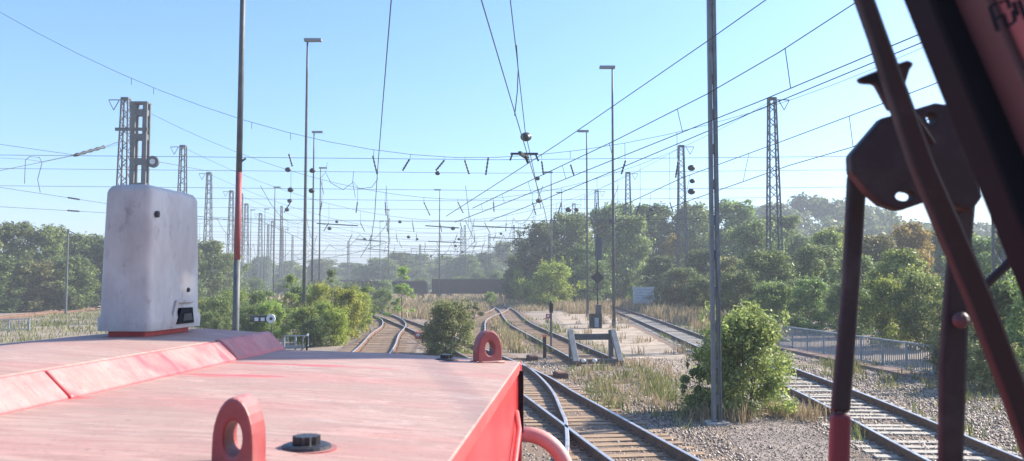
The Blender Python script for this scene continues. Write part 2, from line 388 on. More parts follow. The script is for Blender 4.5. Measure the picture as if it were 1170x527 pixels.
# ------------------------------------------------------------------ ballast stones (stuff)
def stones(name, n, xr, yr, size, label, keep):
    x = RNG.uniform(*xr, n); y = yr[0] + (yr[1] - yr[0]) * RNG.random(n) ** 1.6
    k = keep(x, y); x = x[k]; y = y[k]; n = len(x)
    o = np.array([[1, 0, 0], [-1, 0, 0], [0, 1, 0], [0, -1, 0], [0, 0, 1], [0, 0, -1]], float)
    s = RNG.uniform(size[0], size[1], n)
    sc = s[:, None, None] * RNG.uniform(0.6, 1.3, (n, 6, 1))
    v = o[None] * sc
    a = RNG.uniform(0, 6.28, n); b = RNG.uniform(0, 6.28, n)
    ca, sa, cb, sb = np.cos(a), np.sin(a), np.cos(b), np.sin(b)
    Rz = np.zeros((n, 3, 3)); Rz[:, 0, 0] = ca; Rz[:, 0, 1] = -sa; Rz[:, 1, 0] = sa; Rz[:, 1, 1] = ca; Rz[:, 2, 2] = 1
    Rx = np.zeros((n, 3, 3)); Rx[:, 0, 0] = 1; Rx[:, 1, 1] = cb; Rx[:, 1, 2] = -sb; Rx[:, 2, 1] = sb; Rx[:, 2, 2] = cb
    v = np.einsum('nij,nkj->nki', Rz @ Rx, v)
    v += np.stack([x, y, RNG.uniform(0.0, 0.03, n)], 1)[:, None, :]
    f = np.array([[0, 2, 4], [2, 1, 4], [1, 3, 4], [3, 0, 4], [2, 0, 5], [1, 2, 5], [3, 1, 5], [0, 3, 5]])
    F_ = (f[None] + (np.arange(n) * 6)[:, None, None]).reshape(-1, 3)
    return raw(name, v.reshape(-1, 3), F_, M['stone'], label)
def raw(name, v, f, m, label=None, kind='stuff', parent=None):
    me = bpy.data.meshes.new(name); k = f.shape[1]
    me.vertices.add(len(v)); me.vertices.foreach_set('co', np.ascontiguousarray(v, dtype=np.float32).ravel())
    me.loops.add(f.size); me.loops.foreach_set('vertex_index', np.ascontiguousarray(f, dtype=np.int32).ravel())
    me.polygons.add(len(f)); me.polygons.foreach_set('loop_start', np.arange(0, f.size, k, dtype=np.int32))
    me.polygons.foreach_set('loop_total', np.full(len(f), k, dtype=np.int32))
    me.update(calc_edges=True); me.validate(); me.materials.append(m)
    o = bpy.data.objects.new(name, me); COL.objects.link(o); o.parent = parent
    if kind: o['kind'] = kind
    if label: o['label'] = label
    return o
def line_x(pts, y):
    return np.interp(y, [p[1] for p in pts], [p[0] for p in pts])
def keep_stones(x, y):
    d1 = np.abs(x - line_x(T1, y)); d2 = np.abs(x - line_x(T2, y))
    dens = np.where((d1 < 1.9), 0.9, 0.22)
    dens = np.where((x > line_x(T1, y) + 1.2) & (y < 28), 1.0, dens)
    dens = np.where((d2 > 0.95) & (d2 < 2.4), 0.95, dens); dens = np.where(d2 <= 0.8, 0.25, dens)
    dens = np.where((x > 3.9) & (x < 6.0) & (y < 19), 0.06, dens)
    on = (np.abs(d1 - .75) < .12) | (np.abs(d2 - .67) < .12)
    return (RNG.random(len(x)) < dens) & ~on
tag(stones('ballast_stones', 75000, (-2, 14), (10, 34), (0.018, 0.042), 'loose grey brown ballast stones around the near tracks', keep_stones), cat='ballast')

tag(stones('path_grit', 60000, (3.2, 7.4), (10, 34), (0.006, 0.017), 'fine grit and pebbles on the gravel patch and sandy strip', lambda x, y: (np.abs(x - line_x(T1, y)) > 1.0) & (RNG.random(len(x)) < np.where(y < 20, .95, .4))), cat='grit')
# ------------------------------------------------------------------ grass and weeds (stuff)
def tufts(name, centers, m, label, hh=(0.25, 0.6), blades=26, spread=0.25, wid=0.012):
    V = []; 
    c = np.repeat(np.array(centers, float), blades, 0); n = len(c)
    a = RNG.uniform(0, 6.28, n); r = spread * np.sqrt(RNG.random(n)); h = RNG.uniform(hh[0], hh[1], n) * (c[:, 2] if c.shape[1] > 2 else 1)
    bx = c[:, 0] + r * np.cos(a); by = c[:, 1] + r * np.sin(a)
    la = RNG.uniform(0, 6.28, n); ln = RNG.uniform(0.05, 0.5, n) * h
    w = wid * RNG.uniform(0.6, 1.4, n) * (1 + c[:, 1] / 60)
    wa = RNG.uniform(0, 6.28, n); wx, wy = np.cos(wa) * w, np.sin(wa) * w
    z0 = np.full(n, -0.01)
    p0 = np.stack([bx - wx, by - wy, z0], 1); p1 = np.stack([bx + wx, by + wy, z0], 1)
    mx = bx + np.cos(la) * ln * .35; my = by + np.sin(la) * ln * .35
    p2 = np.stack([mx + wx * .8, my + wy * .8, h * .6], 1); p3 = np.stack([mx - wx * .8, my - wy * .8, h * .6], 1)
    tx = bx + np.cos(la) * ln; ty = by + np.sin(la) * ln
    p4 = np.stack([tx + wx * .2, ty + wy * .2, h], 1); p5 = np.stack([tx - wx * .2, ty - wy * .2, h], 1)
    v = np.stack([p0, p1, p2, p3, p4, p5], 1).reshape(-1, 3)
    f = np.array([[0, 1, 2, 3], [3, 2, 4, 5]]); ff = (f[None] + (np.arange(n) * 6)[:, None, None]).reshape(-1, 4)
    return tag(raw(name, v, ff, m, label), cat='grass')
def scatter(n, poly, avoid=1.0, hs=(0.6, 1.3), trk=True):
    out = []; xs = [p[0] for p in poly]; ys = [p[1] for p in poly]; tries = 0
    while len(out) < n and tries < n * 12:
        tries += 1
        x = random.uniform(min(xs), max(xs)); y = random.uniform(min(ys), max(ys))
        ins = False; j = len(poly) - 1
        for i in range(len(poly)):
            if (poly[i][1] > y) != (poly[j][1] > y) and x < (poly[j][0] - poly[i][0]) * (y - poly[i][1]) / (poly[j][1] - poly[i][1]) + poly[i][0]: ins = not ins
            j = i
        if not ins: continue
        if trk and near_track(x, y, avoid): continue
        out.append((x, y, random.uniform(*hs)))
    return out
cent = scatter(120, [(1.9, 20.5), (3.8, 17.8), (5.0, 20), (5.4, 26), (5.0, 33), (2.0, 31)], 0.9)
tufts('dry_weeds', cent, M['dry'], 'tan dry weeds in front of the buffer stop', (0.06, 0.32), 14, 0.3, 0.007)
tufts('green_weeds', scatter(110, [(2.0, 20.5), (3.6, 17.5), (4.6, 19), (4.8, 26), (4.4, 30.5), (1.6, 31)], 0.9), M['grass'], 'low green weeds between buffer stop and near track', (0.05, 0.28), 18, 0.32, 0.010)
cent = scatter(420, [(11.6, 46), (14.5, 46), (17, 70), (17, 110), (12.4, 110), (11.8, 75)], 1.5) + scatter(240, [(5.5, 80), (9, 80), (9.5, 110), (3, 115)], 1.4)
tufts('dry_grass', cent, M['dry'], 'tall dry straw coloured grass along the right track by the white board', (0.3, 1.0), 20, 0.7, 0.012)
cent = scatter(900, [(-30, 40), (-8.5, 40), (-8.8, 60), (-14, 78), (-22, 100), (-44, 100), (-38, 60)], 1.6)
tufts('left_grass', cent, M['grass'], 'long green and straw grass left of the curved track', (0.08, 0.3), 24, 0.9, 0.009)
cent = scatter(600, [(-4, 62), (-8, 70), (-14, 90), (-12, 130), (6, 130), (8, 100), (2, 86)], 1.4)
tufts('middle_dry_grass', cent, M['dry'], 'dry yellow grass strip behind the middle shrub', (0.2, 0.7), 24, 0.8, 0.016)
tufts('far_grass', scatter(900, [(-45, 100), (12, 100), (12, 165), (-60, 165)], 1.0, trk=False), M['dry'], 'dry grass of the far yard', (0.3, 0.9), 14, 1.2, 0.035)
cent = scatter(90, [(-1.2, 38), (0.7, 36), (0.2, 52), (-1.6, 72)], 1.2)
tufts('sparse_weeds', cent, M['dry'], 'sparse weeds between the siding and the connecting track', (0.1, 0.35), 20, 0.3, 0.014)
cent = scatter(260, [(9.6, 12), (15, 12), (17, 30), (11, 33), (10.2, 24)], 1.5)
tufts('verge_weeds', cent, M['grass'], 'weeds on the verge right of the rightmost track', (0.06, 0.3), 16, 0.3, 0.009)
tufts('strip_tufts', scatter(46, [(4.3, 27), (6.9, 27), (7.8, 42), (9.0, 80), (5.0, 90), (3.8, 52)], 1.2), M['dry'], 'scattered dry tufts on the pale sandy strip', (0.08, 0.5), 18, 0.28, 0.010)
tufts('siding_weeds', scatter(90, [(-.4, 36), (1.0, 34), (4.2, 34), (3.4, 52), (2.6, 70), (-1, 70)], 0.5), M['grass'], 'weeds growing along the rusty siding', (0.06, 0.35), 16, 0.3, 0.010)
tufts('right_ballast_weeds', scatter(70, [(4.4, 19), (5.8, 20), (7.6, 42), (8.9, 60), (12.0, 60), (10.6, 34), (9.2, 14), (8.8, 13)], 0.9), M['grass'], 'thin weeds along the ballast of the rightmost track', (0.08, 0.4), 14, 0.2, 0.008)
cent = scatter(60, [(3.9, 18.4), (7.0, 18.4), (7.0, 20), (3.9, 20.4)], 0.9)
tufts('bush_foot_grass', cent, M['dry'], 'dry grass at the foot of the green bush and mast', (0.1, 0.45), 16, 0.25, 0.007)

# ------------------------------------------------------------------ trees and shrubs
def leaf_cloud(clumps, n, size, droop=0.2, aspect=0.55, shell=0.55):
    """leaf quads spread through ellipsoidal clumps (x, y, z, rx, ry, rz)"""
    C = np.array(clumps, float); wgt = (C[:, 3] * C[:, 4] * C[:, 5]) ** 0.75; wgt /= wgt.sum()
    idx = RNG.choice(len(C), n, p=wgt); c = C[idx]
    d = RNG.normal(size=(n, 3)); d /= np.linalg.norm(d, axis=1)[:, None]
    r = shell + (1 - shell) * RNG.random(n) ** 0.7; r *= RNG.uniform(0.8, 1.3, n)
    r = np.where(RNG.random(n) < 0.15, r * 0.5, r)
    p = c[:, :3] + d * r[:, None] * c[:, 3:6]
    nrm = d + RNG.normal(size=(n, 3)) * 0.75 + np.array([0, 0, 0.35]); nrm /= np.linalg.norm(nrm, axis=1)[:, None]
    t = np.cross(nrm, RNG.normal(size=(n, 3))); t /= np.linalg.norm(t, axis=1)[:, None] + 1e-9
    b = np.cross(nrm, t)
    s = size * RNG.uniform(0.6, 1.35, n)
    t = t * s[:, None]; b = b * (s * aspect)[:, None]
    bend = nrm * (s * 0.18)[:, None]
    v = np.stack([p - t, p - b * 0.9 + bend, p + t, p + b * 0.9 + bend], 1).reshape(-1, 3)
    return v, np.arange(4 * n).reshape(-1, 4)
def crown_clumps(w, h, z0, k, kind):
    out = []; ph = [random.uniform(0, 6.28) for _ in range(4)]
    for i in range(k):
        t = random.random() ** 0.85
        z = z0 + (h - z0) * t
        if kind == 'round': rad = w / 2 * math.sqrt(max(0.06, 1 - (2 * t - 0.85) ** 2 / 1.45))
        elif kind == 'full': rad = w / 2 * min(1, (1.06 - t) * 2.0) ** .5
        elif kind == 'cone': rad = w / 2 * (1.08 - t) ** 0.8
        else: rad = w / 2 * (0.55 + 0.45 * math.sin(math.pi * min(1, t * 0.9 + .12)))
        a = random.uniform(0, 6.283)
        am = .4 if kind == 'full' else 1
        rad *= 1 + am * .22 * math.sin(3 * a + ph[0] + 4 * t) + am * .18 * math.sin(5 * a + ph[1] - 7 * t) + am * .12 * math.sin(2 * a + ph[2] + 11 * t)
        z += h * .06 * math.sin(3 * a + ph[3]) * t
        rr = rad * math.sqrt(random.uniform(0.12, 1)) * 0.85
        s = w * random.uniform(0.06, 0.16)
        out.append((rr * math.cos(a), rr * math.sin(a), min(z, h - s * .5), s * random.uniform(.8, 1.3), s * random.uniform(.8, 1.3), s * random.uniform(.6, 1.0)))
    return out
def plant(name, w, h, z0, k, kind, n, size, lm, trunk_r, shell=0.5, stems=1, sprigs=0):
    """tree or shrub at the origin: trunk with limbs, crown of leaves"""
    t = empty(name)
    cl = crown_clumps(w, h, z0, k, kind)
    if sprigs:
        for i in range(sprigs):
            a = random.uniform(0, 6.283); r = random.uniform(0.05, 0.42) * w
            hh = h * random.uniform(0.85, 1.08)
            cl.append((r * math.cos(a), r * math.sin(a), hh, w * .035, w * .035, h * .11))
    b = MB()
    for s in range(stems):
        a = random.uniform(0, 6.283); lean = (0.05 if stems == 1 else 0.22) * w
        top = Vector((lean * math.cos(a), lean * math.sin(a), h * (0.8 if stems == 1 else random.uniform(.6, .9))))
        b.tube([(lean * .15 * math.cos(a), lean * .15 * math.sin(a), -0.1), top * 0.35 + Vector((random.uniform(-.02, .02) * w, 0, 0)), top * .7, top], [trunk_r / math.sqrt(stems), trunk_r * .75 / math.sqrt(stems), trunk_r * .4 / math.sqrt(stems), trunk_r * .1], 6)
        for c in random.sample(cl, min(len(cl), 9 if stems == 1 else 4)):
            f = min(0.75, max(.2, c[2] / h * .6)); s0 = top * f; e = Vector(c[:3]); mid = (s0 + e) / 2 + Vector((0, 0, -.02 * h))
            b.tube([s0, mid, e], [trunk_r * .3, trunk_r * .2, trunk_r * .06], 5)
    b.build('trunk', M['bark'], t)
    v, f = leaf_cloud(cl, n, size, shell=shell)
    o = raw('crown', v, f, lm, kind=None, parent=t)
    return t
def put(proto, x, y, sx, sz, label, cat, group, rz=None, lm=None):
    global USED
    if proto.name in USED: o = copy_tree(proto)
    else: o = proto; USED.add(proto.name)
    o.location = (x, y, 0); o.scale = (sx, sx, sz); o.rotation_euler = (0, 0, random.uniform(0, 6.28) if rz is None else rz)
    tag(o, label, cat, group)
    if lm:
        for c in kids(o):
            if c.name.startswith('crown'):
                key = (c.data.name, lm.name)
                if key not in MESHV:
                    d = c.data.copy(); d.materials.clear(); d.materials.append(lm); MESHV[key] = d
                c.data = MESHV[key]
    return o
USED = set(); MESHV = {}
TREES = [plant('broadleaf_tree', 7, 10, 0.4, 150, 'round', 13000, 0.19, M['leaf_mid'], 0.2, shell=.35) for i in range(5)]
TALL = [plant('tall_tree', 6, 12, 0.6, 150, 'column', 13000, 0.20, M['leaf_dark'], 0.2, shell=.35) for i in range(3)]
SHRUBS = [plant('shrub', 4, 4, 0.05, 110, 'round', 10000, 0.095, M['leaf_mid'], 0.06, shell=.35, stems=5, sprigs=14) for i in range(5)]
BIRCH = [plant('young_birch', 2.4, 5, 0.5, 34, 'cone', 4200, 0.075, M['leaf_lite'], 0.05, shell=.3, sprigs=3) for i in range(2)]
BLK = None
GR = 'trees of the right wood'; GL = 'trees of the left hedge'; GF = 'far trees across the yard'
def tree_px(protos, px, base_depth, top_py, wpx, label, cat, group, lm=None, ph=None, pw=None):
    """a plant at a pixel column and distance, its height from the row its top reaches"""
    i = tree_px.i; tree_px.i += 1
    p = protos[i % len(protos)]
    H0 = {'broadleaf_tree': (7, 10), 'tall_tree': (6, 12), 'shrub': (4, 4), 'young_birch': (2.4, 5)}[p.name.split('.')[0]]
    h = HC + (HZ - top_py) / F * base_depth; wd = wpx / F * base_depth
    return put(p, gx(px, base_depth), base_depth, wd / H0[0], h / (H0[1] * 1.03), label, cat, group, lm=lm)
tree_px.i = 0
# right wood, from the middle to the right edge (px, distance, top row, width px)
def describe(shade, px, dist, role):
    return f'{shade} {role}'
right_wood = [
 (592, 120, 292, 40, 'dark', 'T', 'dark slim tree at the left end of the right wood'),
 (618, 116, 252, 60, 'dark', 'B', 'dark rounded tree behind the yellow green bush'),
 (652, 118, 240, 66, 'mid', 'B', 'broad green tree behind the signal post'),
 (690, 125, 236, 60, 'dark', 'T', 'dark tall tree behind the big right lamp post'),
 (722, 112, 246, 58, 'mid', 'B', 'green tree directly behind the white board'),
 (745, 130, 232, 60, 'dark', 'T', 'tall dark tree above and right of the white board'),
 (772, 118, 266, 40, 'gold', 'B', 'golden autumn tree among dark green ones'),
 (795, 130, 230, 66, 'mid', 'B', 'tall green tree just left of the near steel mast'),
 (760, 96, 292, 62, 'dark', 'B', 'lower dark tree under the golden one'),
 (806, 92, 285, 62, 'dark', 'B', 'dark tree with base behind the near steel mast'),
 (838, 122, 226, 66, 'mid', 'T', 'tall green tree right of the near steel mast'),
 (862, 92, 250, 72, 'mid', 'B', 'large green tree left of the lattice mast on the right'),
 (878, 66, 284, 70, 'mid', 'B', 'round green tree over the bridge railing, left end'),
 (912, 100, 268, 66, 'dark', 'B', 'dark tree directly behind the right lattice mast'),
 (930, 68, 280, 66, 'mid', 'B', 'round light green tree over the middle of the bridge railing'),
 (962, 96, 258, 60, 'olive', 'B', 'olive brown tree beside the bracket plate'),
 (1040, 80, 252, 62, 'gold', 'B', 'yellow green tree top seen under the bracket plate'),
 (1002, 72, 266, 58, 'olive', 'B', 'olive tree seen between the two bracket legs, left one'),
 (1030, 52, 284, 80, 'lite', 'B', 'light green leafy tree between the two bracket legs'),
 (1120, 62, 270, 82, 'mid', 'B', 'green tree right of the second bracket leg'),
 (1170, 56, 262, 90, 'dark', 'B', 'dark tree at the right edge of the view'),
 (1090, 90, 262, 80, 'dark', 'T', 'dark tall tree behind the second bracket leg'),
 (1215, 70, 262, 90, 'mid', 'B', 'green tree beyond the windscreen pillar'),
 (668, 104, 280, 60, 'dark', 'B', 'dark low tree between the signal post and lamp post'),
 (705, 135, 232, 60, 'mid', 'B', 'tall green tree left of the third lattice mast'),
 (780, 84, 306, 56, 'mid', 'B', 'low green tree over the dry grass'),
 (830, 78, 292, 60, 'olive', 'B', 'olive tree just right of the near steel mast'),
 (895, 112, 246, 60, 'mid', 'T', 'tall pale green tree crossing the right lattice mast'),
 (945, 78, 262, 58, 'lite', 'B', 'light green tree left of the bracket plate'),
 (980, 60, 292, 60, 'mid', 'B', 'round green tree behind the first bracket leg'),
]
LM = {'dark': M['leaf_dark'], 'mid': M['leaf_mid'], 'lite': M['leaf_lite'], 'gold': M['leaf_gold'], 'olive': M['leaf_olive'], 'yel': M['leaf_yel']}
for (px, d, top, wp, sh, kd, lab) in right_wood:
    tree_px(TREES if kd == 'B' else TALL, px, d, top, wp, lab, 'tree', GR, LM[sh])
# lower shrubs of the right side
right_shrubs = [
 (768, 84, 316, 44, 'olive', 'olive shrub by the dry grass right of the board'),
 (800, 72, 318, 44, 'dark', 'dark shrub behind the near steel mast'),
 (842, 62, 310, 60, 'dark', 'dark shrub behind the top of the green bush'),
 (880, 52, 322, 60, 'mid', 'green shrub above the left end of the bridge railing'),
 (925, 50, 318, 60, 'mid', 'green shrub just above the middle of the railing'),
 (968, 46, 322, 56, 'dark', 'dark shrub above the railing at the first bracket leg'),
 (1010, 40, 318, 70, 'lite', 'light green shrub above the right part of the railing'),
 (1052, 38, 312, 62, 'mid', 'green shrub at the right end of the railing'),
 (1100, 33, 322, 86, 'mid', 'green shrub just right of the railing end'),
 (1150, 28, 318, 96, 'dark', 'dark shrub near the bottom right behind the wiper arm'),
 (1195, 25, 316, 110, 'mid', 'green shrub at the right edge beside the rightmost track'),
 (1082, 27, 372, 66, 'olive', 'low olive shrub below the railing end'),
 (1130, 23.5, 388, 70, 'olive', 'low olive shrub beside the rightmost track at the right'),
 (730, 98, 326, 26, 'lite', 'small light green shrub left of the white board'),
]
for (px, d, top, wp, sh, lab) in right_shrubs:
    tree_px(SHRUBS, px, d, top, wp, lab, 'shrub', 'shrubs along the right track', LM[sh])
# yard shrubs
tree_px(SHRUBS, 631, 98, 300, 62, 'yellow green round bush standing alone behind the red siding signal', 'bush', None, LM['yel'])
tree_px(SHRUBS, 607, 104, 322, 16, 'small dark shrub at the left foot of the yellow green bush', 'shrub', 'yard shrubs', LM['mid'])
tree_px(BIRCH, 460, 66, 303, 34, 'young birch with light leaves behind the curved track', 'birch', 'young birches', LM['lite'])
tree_px(SHRUBS, 592, 112, 308, 18, 'small light green tree in front of the far dark wagons', 'tree', 'yard shrubs', LM['lite'])
left_shrubs = [
 (333, 52, 312, 30, 'lite', 'B', 'slim light green birch with reddish leaves left of the tall left lamp post'),
 (345, 58, 326, 44, 'mid', 'S', 'green shrub at the foot of the tall left lamp post'),
 (372, 46, 346, 40, 'lite', 'S', 'light green shrub left of the yellowest one'),
 (396, 45, 330, 46, 'yel', 'S', 'bright yellow green shrub left of the curved track'),
 (363, 40, 362, 34, 'dark', 'S', 'low dark shrub by the small railing'),
 (420, 62, 322, 34, 'lite', 'B', 'light green birch beyond the yellow shrub'),
 (405, 70, 326, 40, 'mid', 'S', 'green shrub further behind the yellow shrub'),
 (436, 84, 330, 30, 'mid', 'S', 'small green shrub behind the curve of the track'),
 (300, 56, 332, 44, 'mid', 'S', 'green shrub right of the red banded pole'),
 (284, 44, 348, 40, 'mid', 'S', 'green shrub directly behind the red banded pole'),
 (252, 52, 338, 48, 'mid', 'S', 'green shrub between the cream housing and the red banded pole'),
 (322, 46, 352, 34, 'mid', 'S', 'green shrub above the end of the raised hood'),
 (378, 60, 306, 26, 'mid', 'B', 'slender birch right of the second left lamp post'),
 (242, 44, 356, 30, 'mid', 'S', 'low green shrub right beside the cream housing'),
 (235, 58, 342, 40, 'lite', 'S', 'light green shrub peeping out behind the cream housing'),
 (384, 41, 352, 44, 'yel', 'S', 'low yellow green shrub in front, next to the curved track'),
 (350, 42, 350, 40, 'lite', 'S', 'light green shrub right of the short railing'),
 (410, 54, 334, 34, 'yel', 'S', 'yellow green shrub touching the curved track on its left'),
 (366, 54, 324, 36, 'yel', 'S', 'yellowish tall shrub between two left lamp posts'),
 (308, 44, 344, 36, 'lite', 'S', 'light green shrub behind the point lantern'),
 (268, 62, 332, 44, 'lite', 'S', 'light green shrub further left of the red banded pole'),
]
for (px, d, top, wp, sh, kd, lab) in left_shrubs:
    tree_px(SHRUBS if kd == 'S' else BIRCH, px, d, top, wp, lab, 'shrub' if kd == 'S' else 'birch', 'shrubs of the left yard', LM[sh])
# left hedge of trees
left_wood = [
 (-30, 92, 256, 80, 'mid', 'green tree cut by the left edge'), (18, 95, 254, 74, 'dark', 'dark tree, second of the left hedge from the edge'),
 (60, 97, 256, 70, 'mid', 'green tree in the middle of the left hedge'), (100, 99, 266, 66, 'dark', 'dark tree of the left hedge beside the cream housing'),
 (145, 100, 266, 70, 'mid', 'tree of the left hedge mostly hidden by the cream housing'), (238, 104, 275, 60, 'mid', 'green tree of the left hedge right of the cream housing'),
 (215, 100, 282, 50, 'dark', 'dark tree partly behind the right side of the cream housing'), (0, 84, 290, 66, 'dark', 'lower dark tree at the left edge'), (44, 86, 296, 56, 'olive', 'low olive tree with a yellow patch in the left hedge'),
 (84, 88, 292, 60, 'mid', 'low green tree by the far left wooden mast'), (262, 130, 290, 40, 'mid', 'green tree at the right end of the left hedge'), (20, 88, 316, 60, 'mid', 'bushy low tree at the foot of the left hedge'),
 (70, 88, 320, 50, 'lite', 'light bushy low tree above the far left track')]
for (px, d, top, wp, sh, lab) in left_wood:
    tree_px(TREES, px, d, top, wp, lab, 'tree', GL, LM[sh])
# far trees across the yard, hazy
far = [(300, 292, 30), (330, 298, 40), (368, 296, 46), (402, 300, 40), (436, 294, 40), (456, 288, 34), (480, 290, 36), (508, 291, 36), (532, 290, 36), (556, 288, 32), (574, 276, 28), (590, 286, 26), (606, 270, 34),
       (282, 304, 40), (246, 302, 40), (350, 304, 40), (418, 303, 36), (468, 296, 40), (520, 296, 40), (545, 293, 36)]
for i, (px, top, wp) in enumerate(far):
    nm = ['far hazy tree behind the %s' % s for s in ('lattice masts left', 'left lamp posts', 'tall left lamp post', 'birches', 'slim lamp post left of centre', 'young birch', 'dark wagons, left end', 'dark wagons, left of centre', 'dark wagons, centre', 'dark wagons, right of centre', 'dark wagons, right end', 'yellow green bush, left', 'yellow green bush', 'red banded pole, right', 'red banded pole, left', 'second left lamp post', 'curved track', 'young birch, right', 'slim centre lamp post', 'siding, left')][i]
    tree_px(TREES + TALL, px, 215 + (i % 4) * 14, top, wp * 1.15, nm, 'tree', GF, LM[['dark', 'mid', 'dark'][i % 3]])

for (px, d, top, wp, sh, lab) in [(500, 170, 318, 18, 'mid', 'far shrub left of the slim centre lamp post foot'), (524, 175, 316, 26, 'dark', 'far dark shrub right of the slim centre lamp post foot'), (546, 172, 311, 26, 'dark', 'far dark shrub in front of the right wagons'), (566, 170, 310, 24, 'dark', 'far dark shrub over the far turnout'), (582, 128, 316, 20, 'mid', 'far shrub left of the dark slim tree'),
 (404, 150, 322, 30, 'dark', 'far dark shrub beyond the left birches'), (440, 140, 320, 24, 'mid', 'far shrub beyond the curved track'), (380, 150, 318, 34, 'mid', 'far shrub beyond the second left lamp post'), (480, 172, 318, 20, 'dark', 'far dark shrub right of the young birch'), (330, 150, 318, 40, 'mid', 'far shrub behind the left birches'), (290, 140, 318, 40, 'dark', 'far dark shrub right of the red banded pole'), (432, 110, 332, 20, 'lite', 'far light shrub above the curve of the track'), (560, 104, 334, 16, 'lite', 'small far shrub beside the far turnout')]:
    tree_px(SHRUBS, px, d, top, wp, lab, 'shrub', 'far yard shrubs', LM[sh])
# near green bush beside the steel mast
b_ = plant('bush', 2.35, 2.2, 0.0, 150, 'full', 26000, 0.043, leafmat('bush leaf', (0.14, 0.19, 0.05), (0.42, 0.47, 0.15), (0.5, 0.47, 0.2), objvar=.05), 0.05, shell=.25, stems=7, sprigs=46)
b_.location = (gx(852, 19.3), 19.6, 0); tag(b_, 'large leafy green bush beside the near steel mast', 'bush')
b2 = plant('shrub', 0.9, 1.0, 0.03, 22, 'round', 4200, 0.04, M['leaf_mid'], 0.03, shell=.25, stems=4, sprigs=5)
b2.location = (gx(797, 19.6), 19.9, 0); tag(b2, 'low shaded shrub left of the near steel mast', 'shrub')
# middle shrub behind the hood
b3 = plant('shrub', 2.3, 2.1, 0.0, 140, 'full', 22000, 0.042, leafmat('shrub leaf', (0.11, 0.135, 0.05), (0.33, 0.35, 0.14), (0.42, 0.38, 0.2), objvar=.05), 0.05, shell=.25, stems=6, sprigs=16)
b3.location = (gx(513, 36), 36, 0); tag(b3, 'dense olive green shrub between the tracks behind the far bolt', 'shrub')
b4 = plant('shrub', 0.7, 0.9, 0.03, 14, 'round', 1500, 0.045, M['leaf_olive'], 0.02, shell=.25, stems=3, sprigs=5)
b4.location = (-2.8, 62, 0); b4.scale = (2, 2, 1.6); tag(b4, 'small olive shrub by the far turnout', 'shrub')

# ------------------------------------------------------------------ hills
def hill(name, x0, x1, y, hgt, label, depth=160):
    b = MB(); n = 60; vs = []; fs = []
    for i in range(n + 1):
        t = i / n; x = x0 + (x1 - x0) * t
        hh = hgt * (math.sin(math.pi * t) ** 0.7) * (0.8 + 0.2 * math.sin(t * 9 + hgt)) + random.uniform(-1, 1) * hgt * .035
        vs += [(x, y - depth, -1), (x, y - depth * .4, hh * .65), (x, y, hh), (x, y + depth * .6, -1)]
    for i in range(n):
        for k in range(3): a = i * 4 + k; fs.append((a, a + 4, a + 5, a + 1))
    b.add(vs, fs)
    return tag(b.build(name, M['hill'], smooth=True), label, 'hill', kind='structure')
def wooded_hill(name, xr, yr, top, n, label, size=1.0):
    """a far wood that reads as one mass on a rise"""
    C = []
    for i in range(n):
        u = random.random(); v = random.random(); x = xr[0] + (xr[1] - xr[0]) * u; y = yr[0] + (yr[1] - yr[0]) * v
        r = random.uniform(2.2, 4.2)
        prof = (math.sin(math.pi * min(1, max(0, .12 + .8 * u))) ** .6) * (.82 + .18 * math.sin(u * 11 + top))
        z = top * prof * (.35 + .65 * v) - r * .7
        C.append((x, y, max(r * .4, z), r, r, r * .8))
    v, f = leaf_cloud(C, n * 260, size, shell=.6)
    o = raw(name, v, f, M['leaf_dark'], label); tag(o, cat='wood'); return o
wooded_hill('wooded_hill', (40, 190), (190, 250), 30, 230, 'bluish wooded hill rising behind the right wood', .75)
wooded_hill('far_wood', (-170, 30), (330, 380), 12.5, 120, 'low far wood on the middle and left horizon', .9)
# ------------------------------------------------------------------ lattice masts
def lattice_mast(x, y, h, wb, wt, label, group, bracket=-1, m='mast'):
    t = empty('lattice_mast', (x, y, 0), label=label, cat='mast', group=group)
    def half(z): return (wb + (wt - wb) * z / h) / 2
    for sx in (-1, 1):
        for sy in (-1, 1):
            MB().bar((sx * half(0), sy * half(0), -0.1), (sx * half(h), sy * half(h), h), .11).build('leg', M[m], t)
    b = MB(); z = 0.4; k = 0
    while z < h - .3:
        st = max(.6, half(z) * 2 * 1.0); z2 = min(h, z + st)
        for (ax, ay, bx, by) in ((-1, -1, 1, -1), (1, -1, 1, 1), (1, 1, -1, 1), (-1, 1, -1, -1)):
            if k % 2: ax, ay, bx, by = bx, by, ax, ay
            b.bar((ax * half(z), ay * half(z), z), (bx * half(z2), by * half(z2), z2), .05)
        z = z2; k += 1
    b.build('lattice', M[m], t)
    b = MB(); b.bar((0, 0, h), (0, 0, h + .12), wt * 1.2)
    b.build('cap', M[m], t)
    if bracket:
        b = MB(); s = bracket
        L = 1.35
        b.bar((-s * .3, 0, h - .05), (s * L, 0, h - .05), .07); b.bar((s * .55, 0, h - .1), (s * .95, 0, h - .85), .05); b.bar((s * L, 0, h - .1), (s * .95, 0, h - .85), .05)
        b.build('bracket', M[m], t)
    return t
HS = [45, 68, 92, 115, 138, 161, 184, 208, 232]
LMX = [-27, -30.3, -34.8, -40, -44.4, -49, -53, -57, -61]; RMX = [25.5, 20.4, 17.9, 15.3, 13.4, 11.4, 10.6, 10, 9.5]
MH = HC + 14.3
nthL = ['beyond the left edge', 'rising behind the cream housing', 'second from left, just right of the housing top', 'third from left, by the left hedge', 'fourth from left, beside the near dark pole', 'fifth from left, faint', 'sixth from left, very faint', 'seventh from left', 'eighth from left, faintest']
nthR = ['behind the windscreen pillar', 'tallest on the right above the wood', 'second on the right, beside the dark ball insulators', 'third on the right, above the white board', 'fourth on the right', 'fifth on the right', 'sixth on the right', 'seventh on the right', 'eighth on the right']
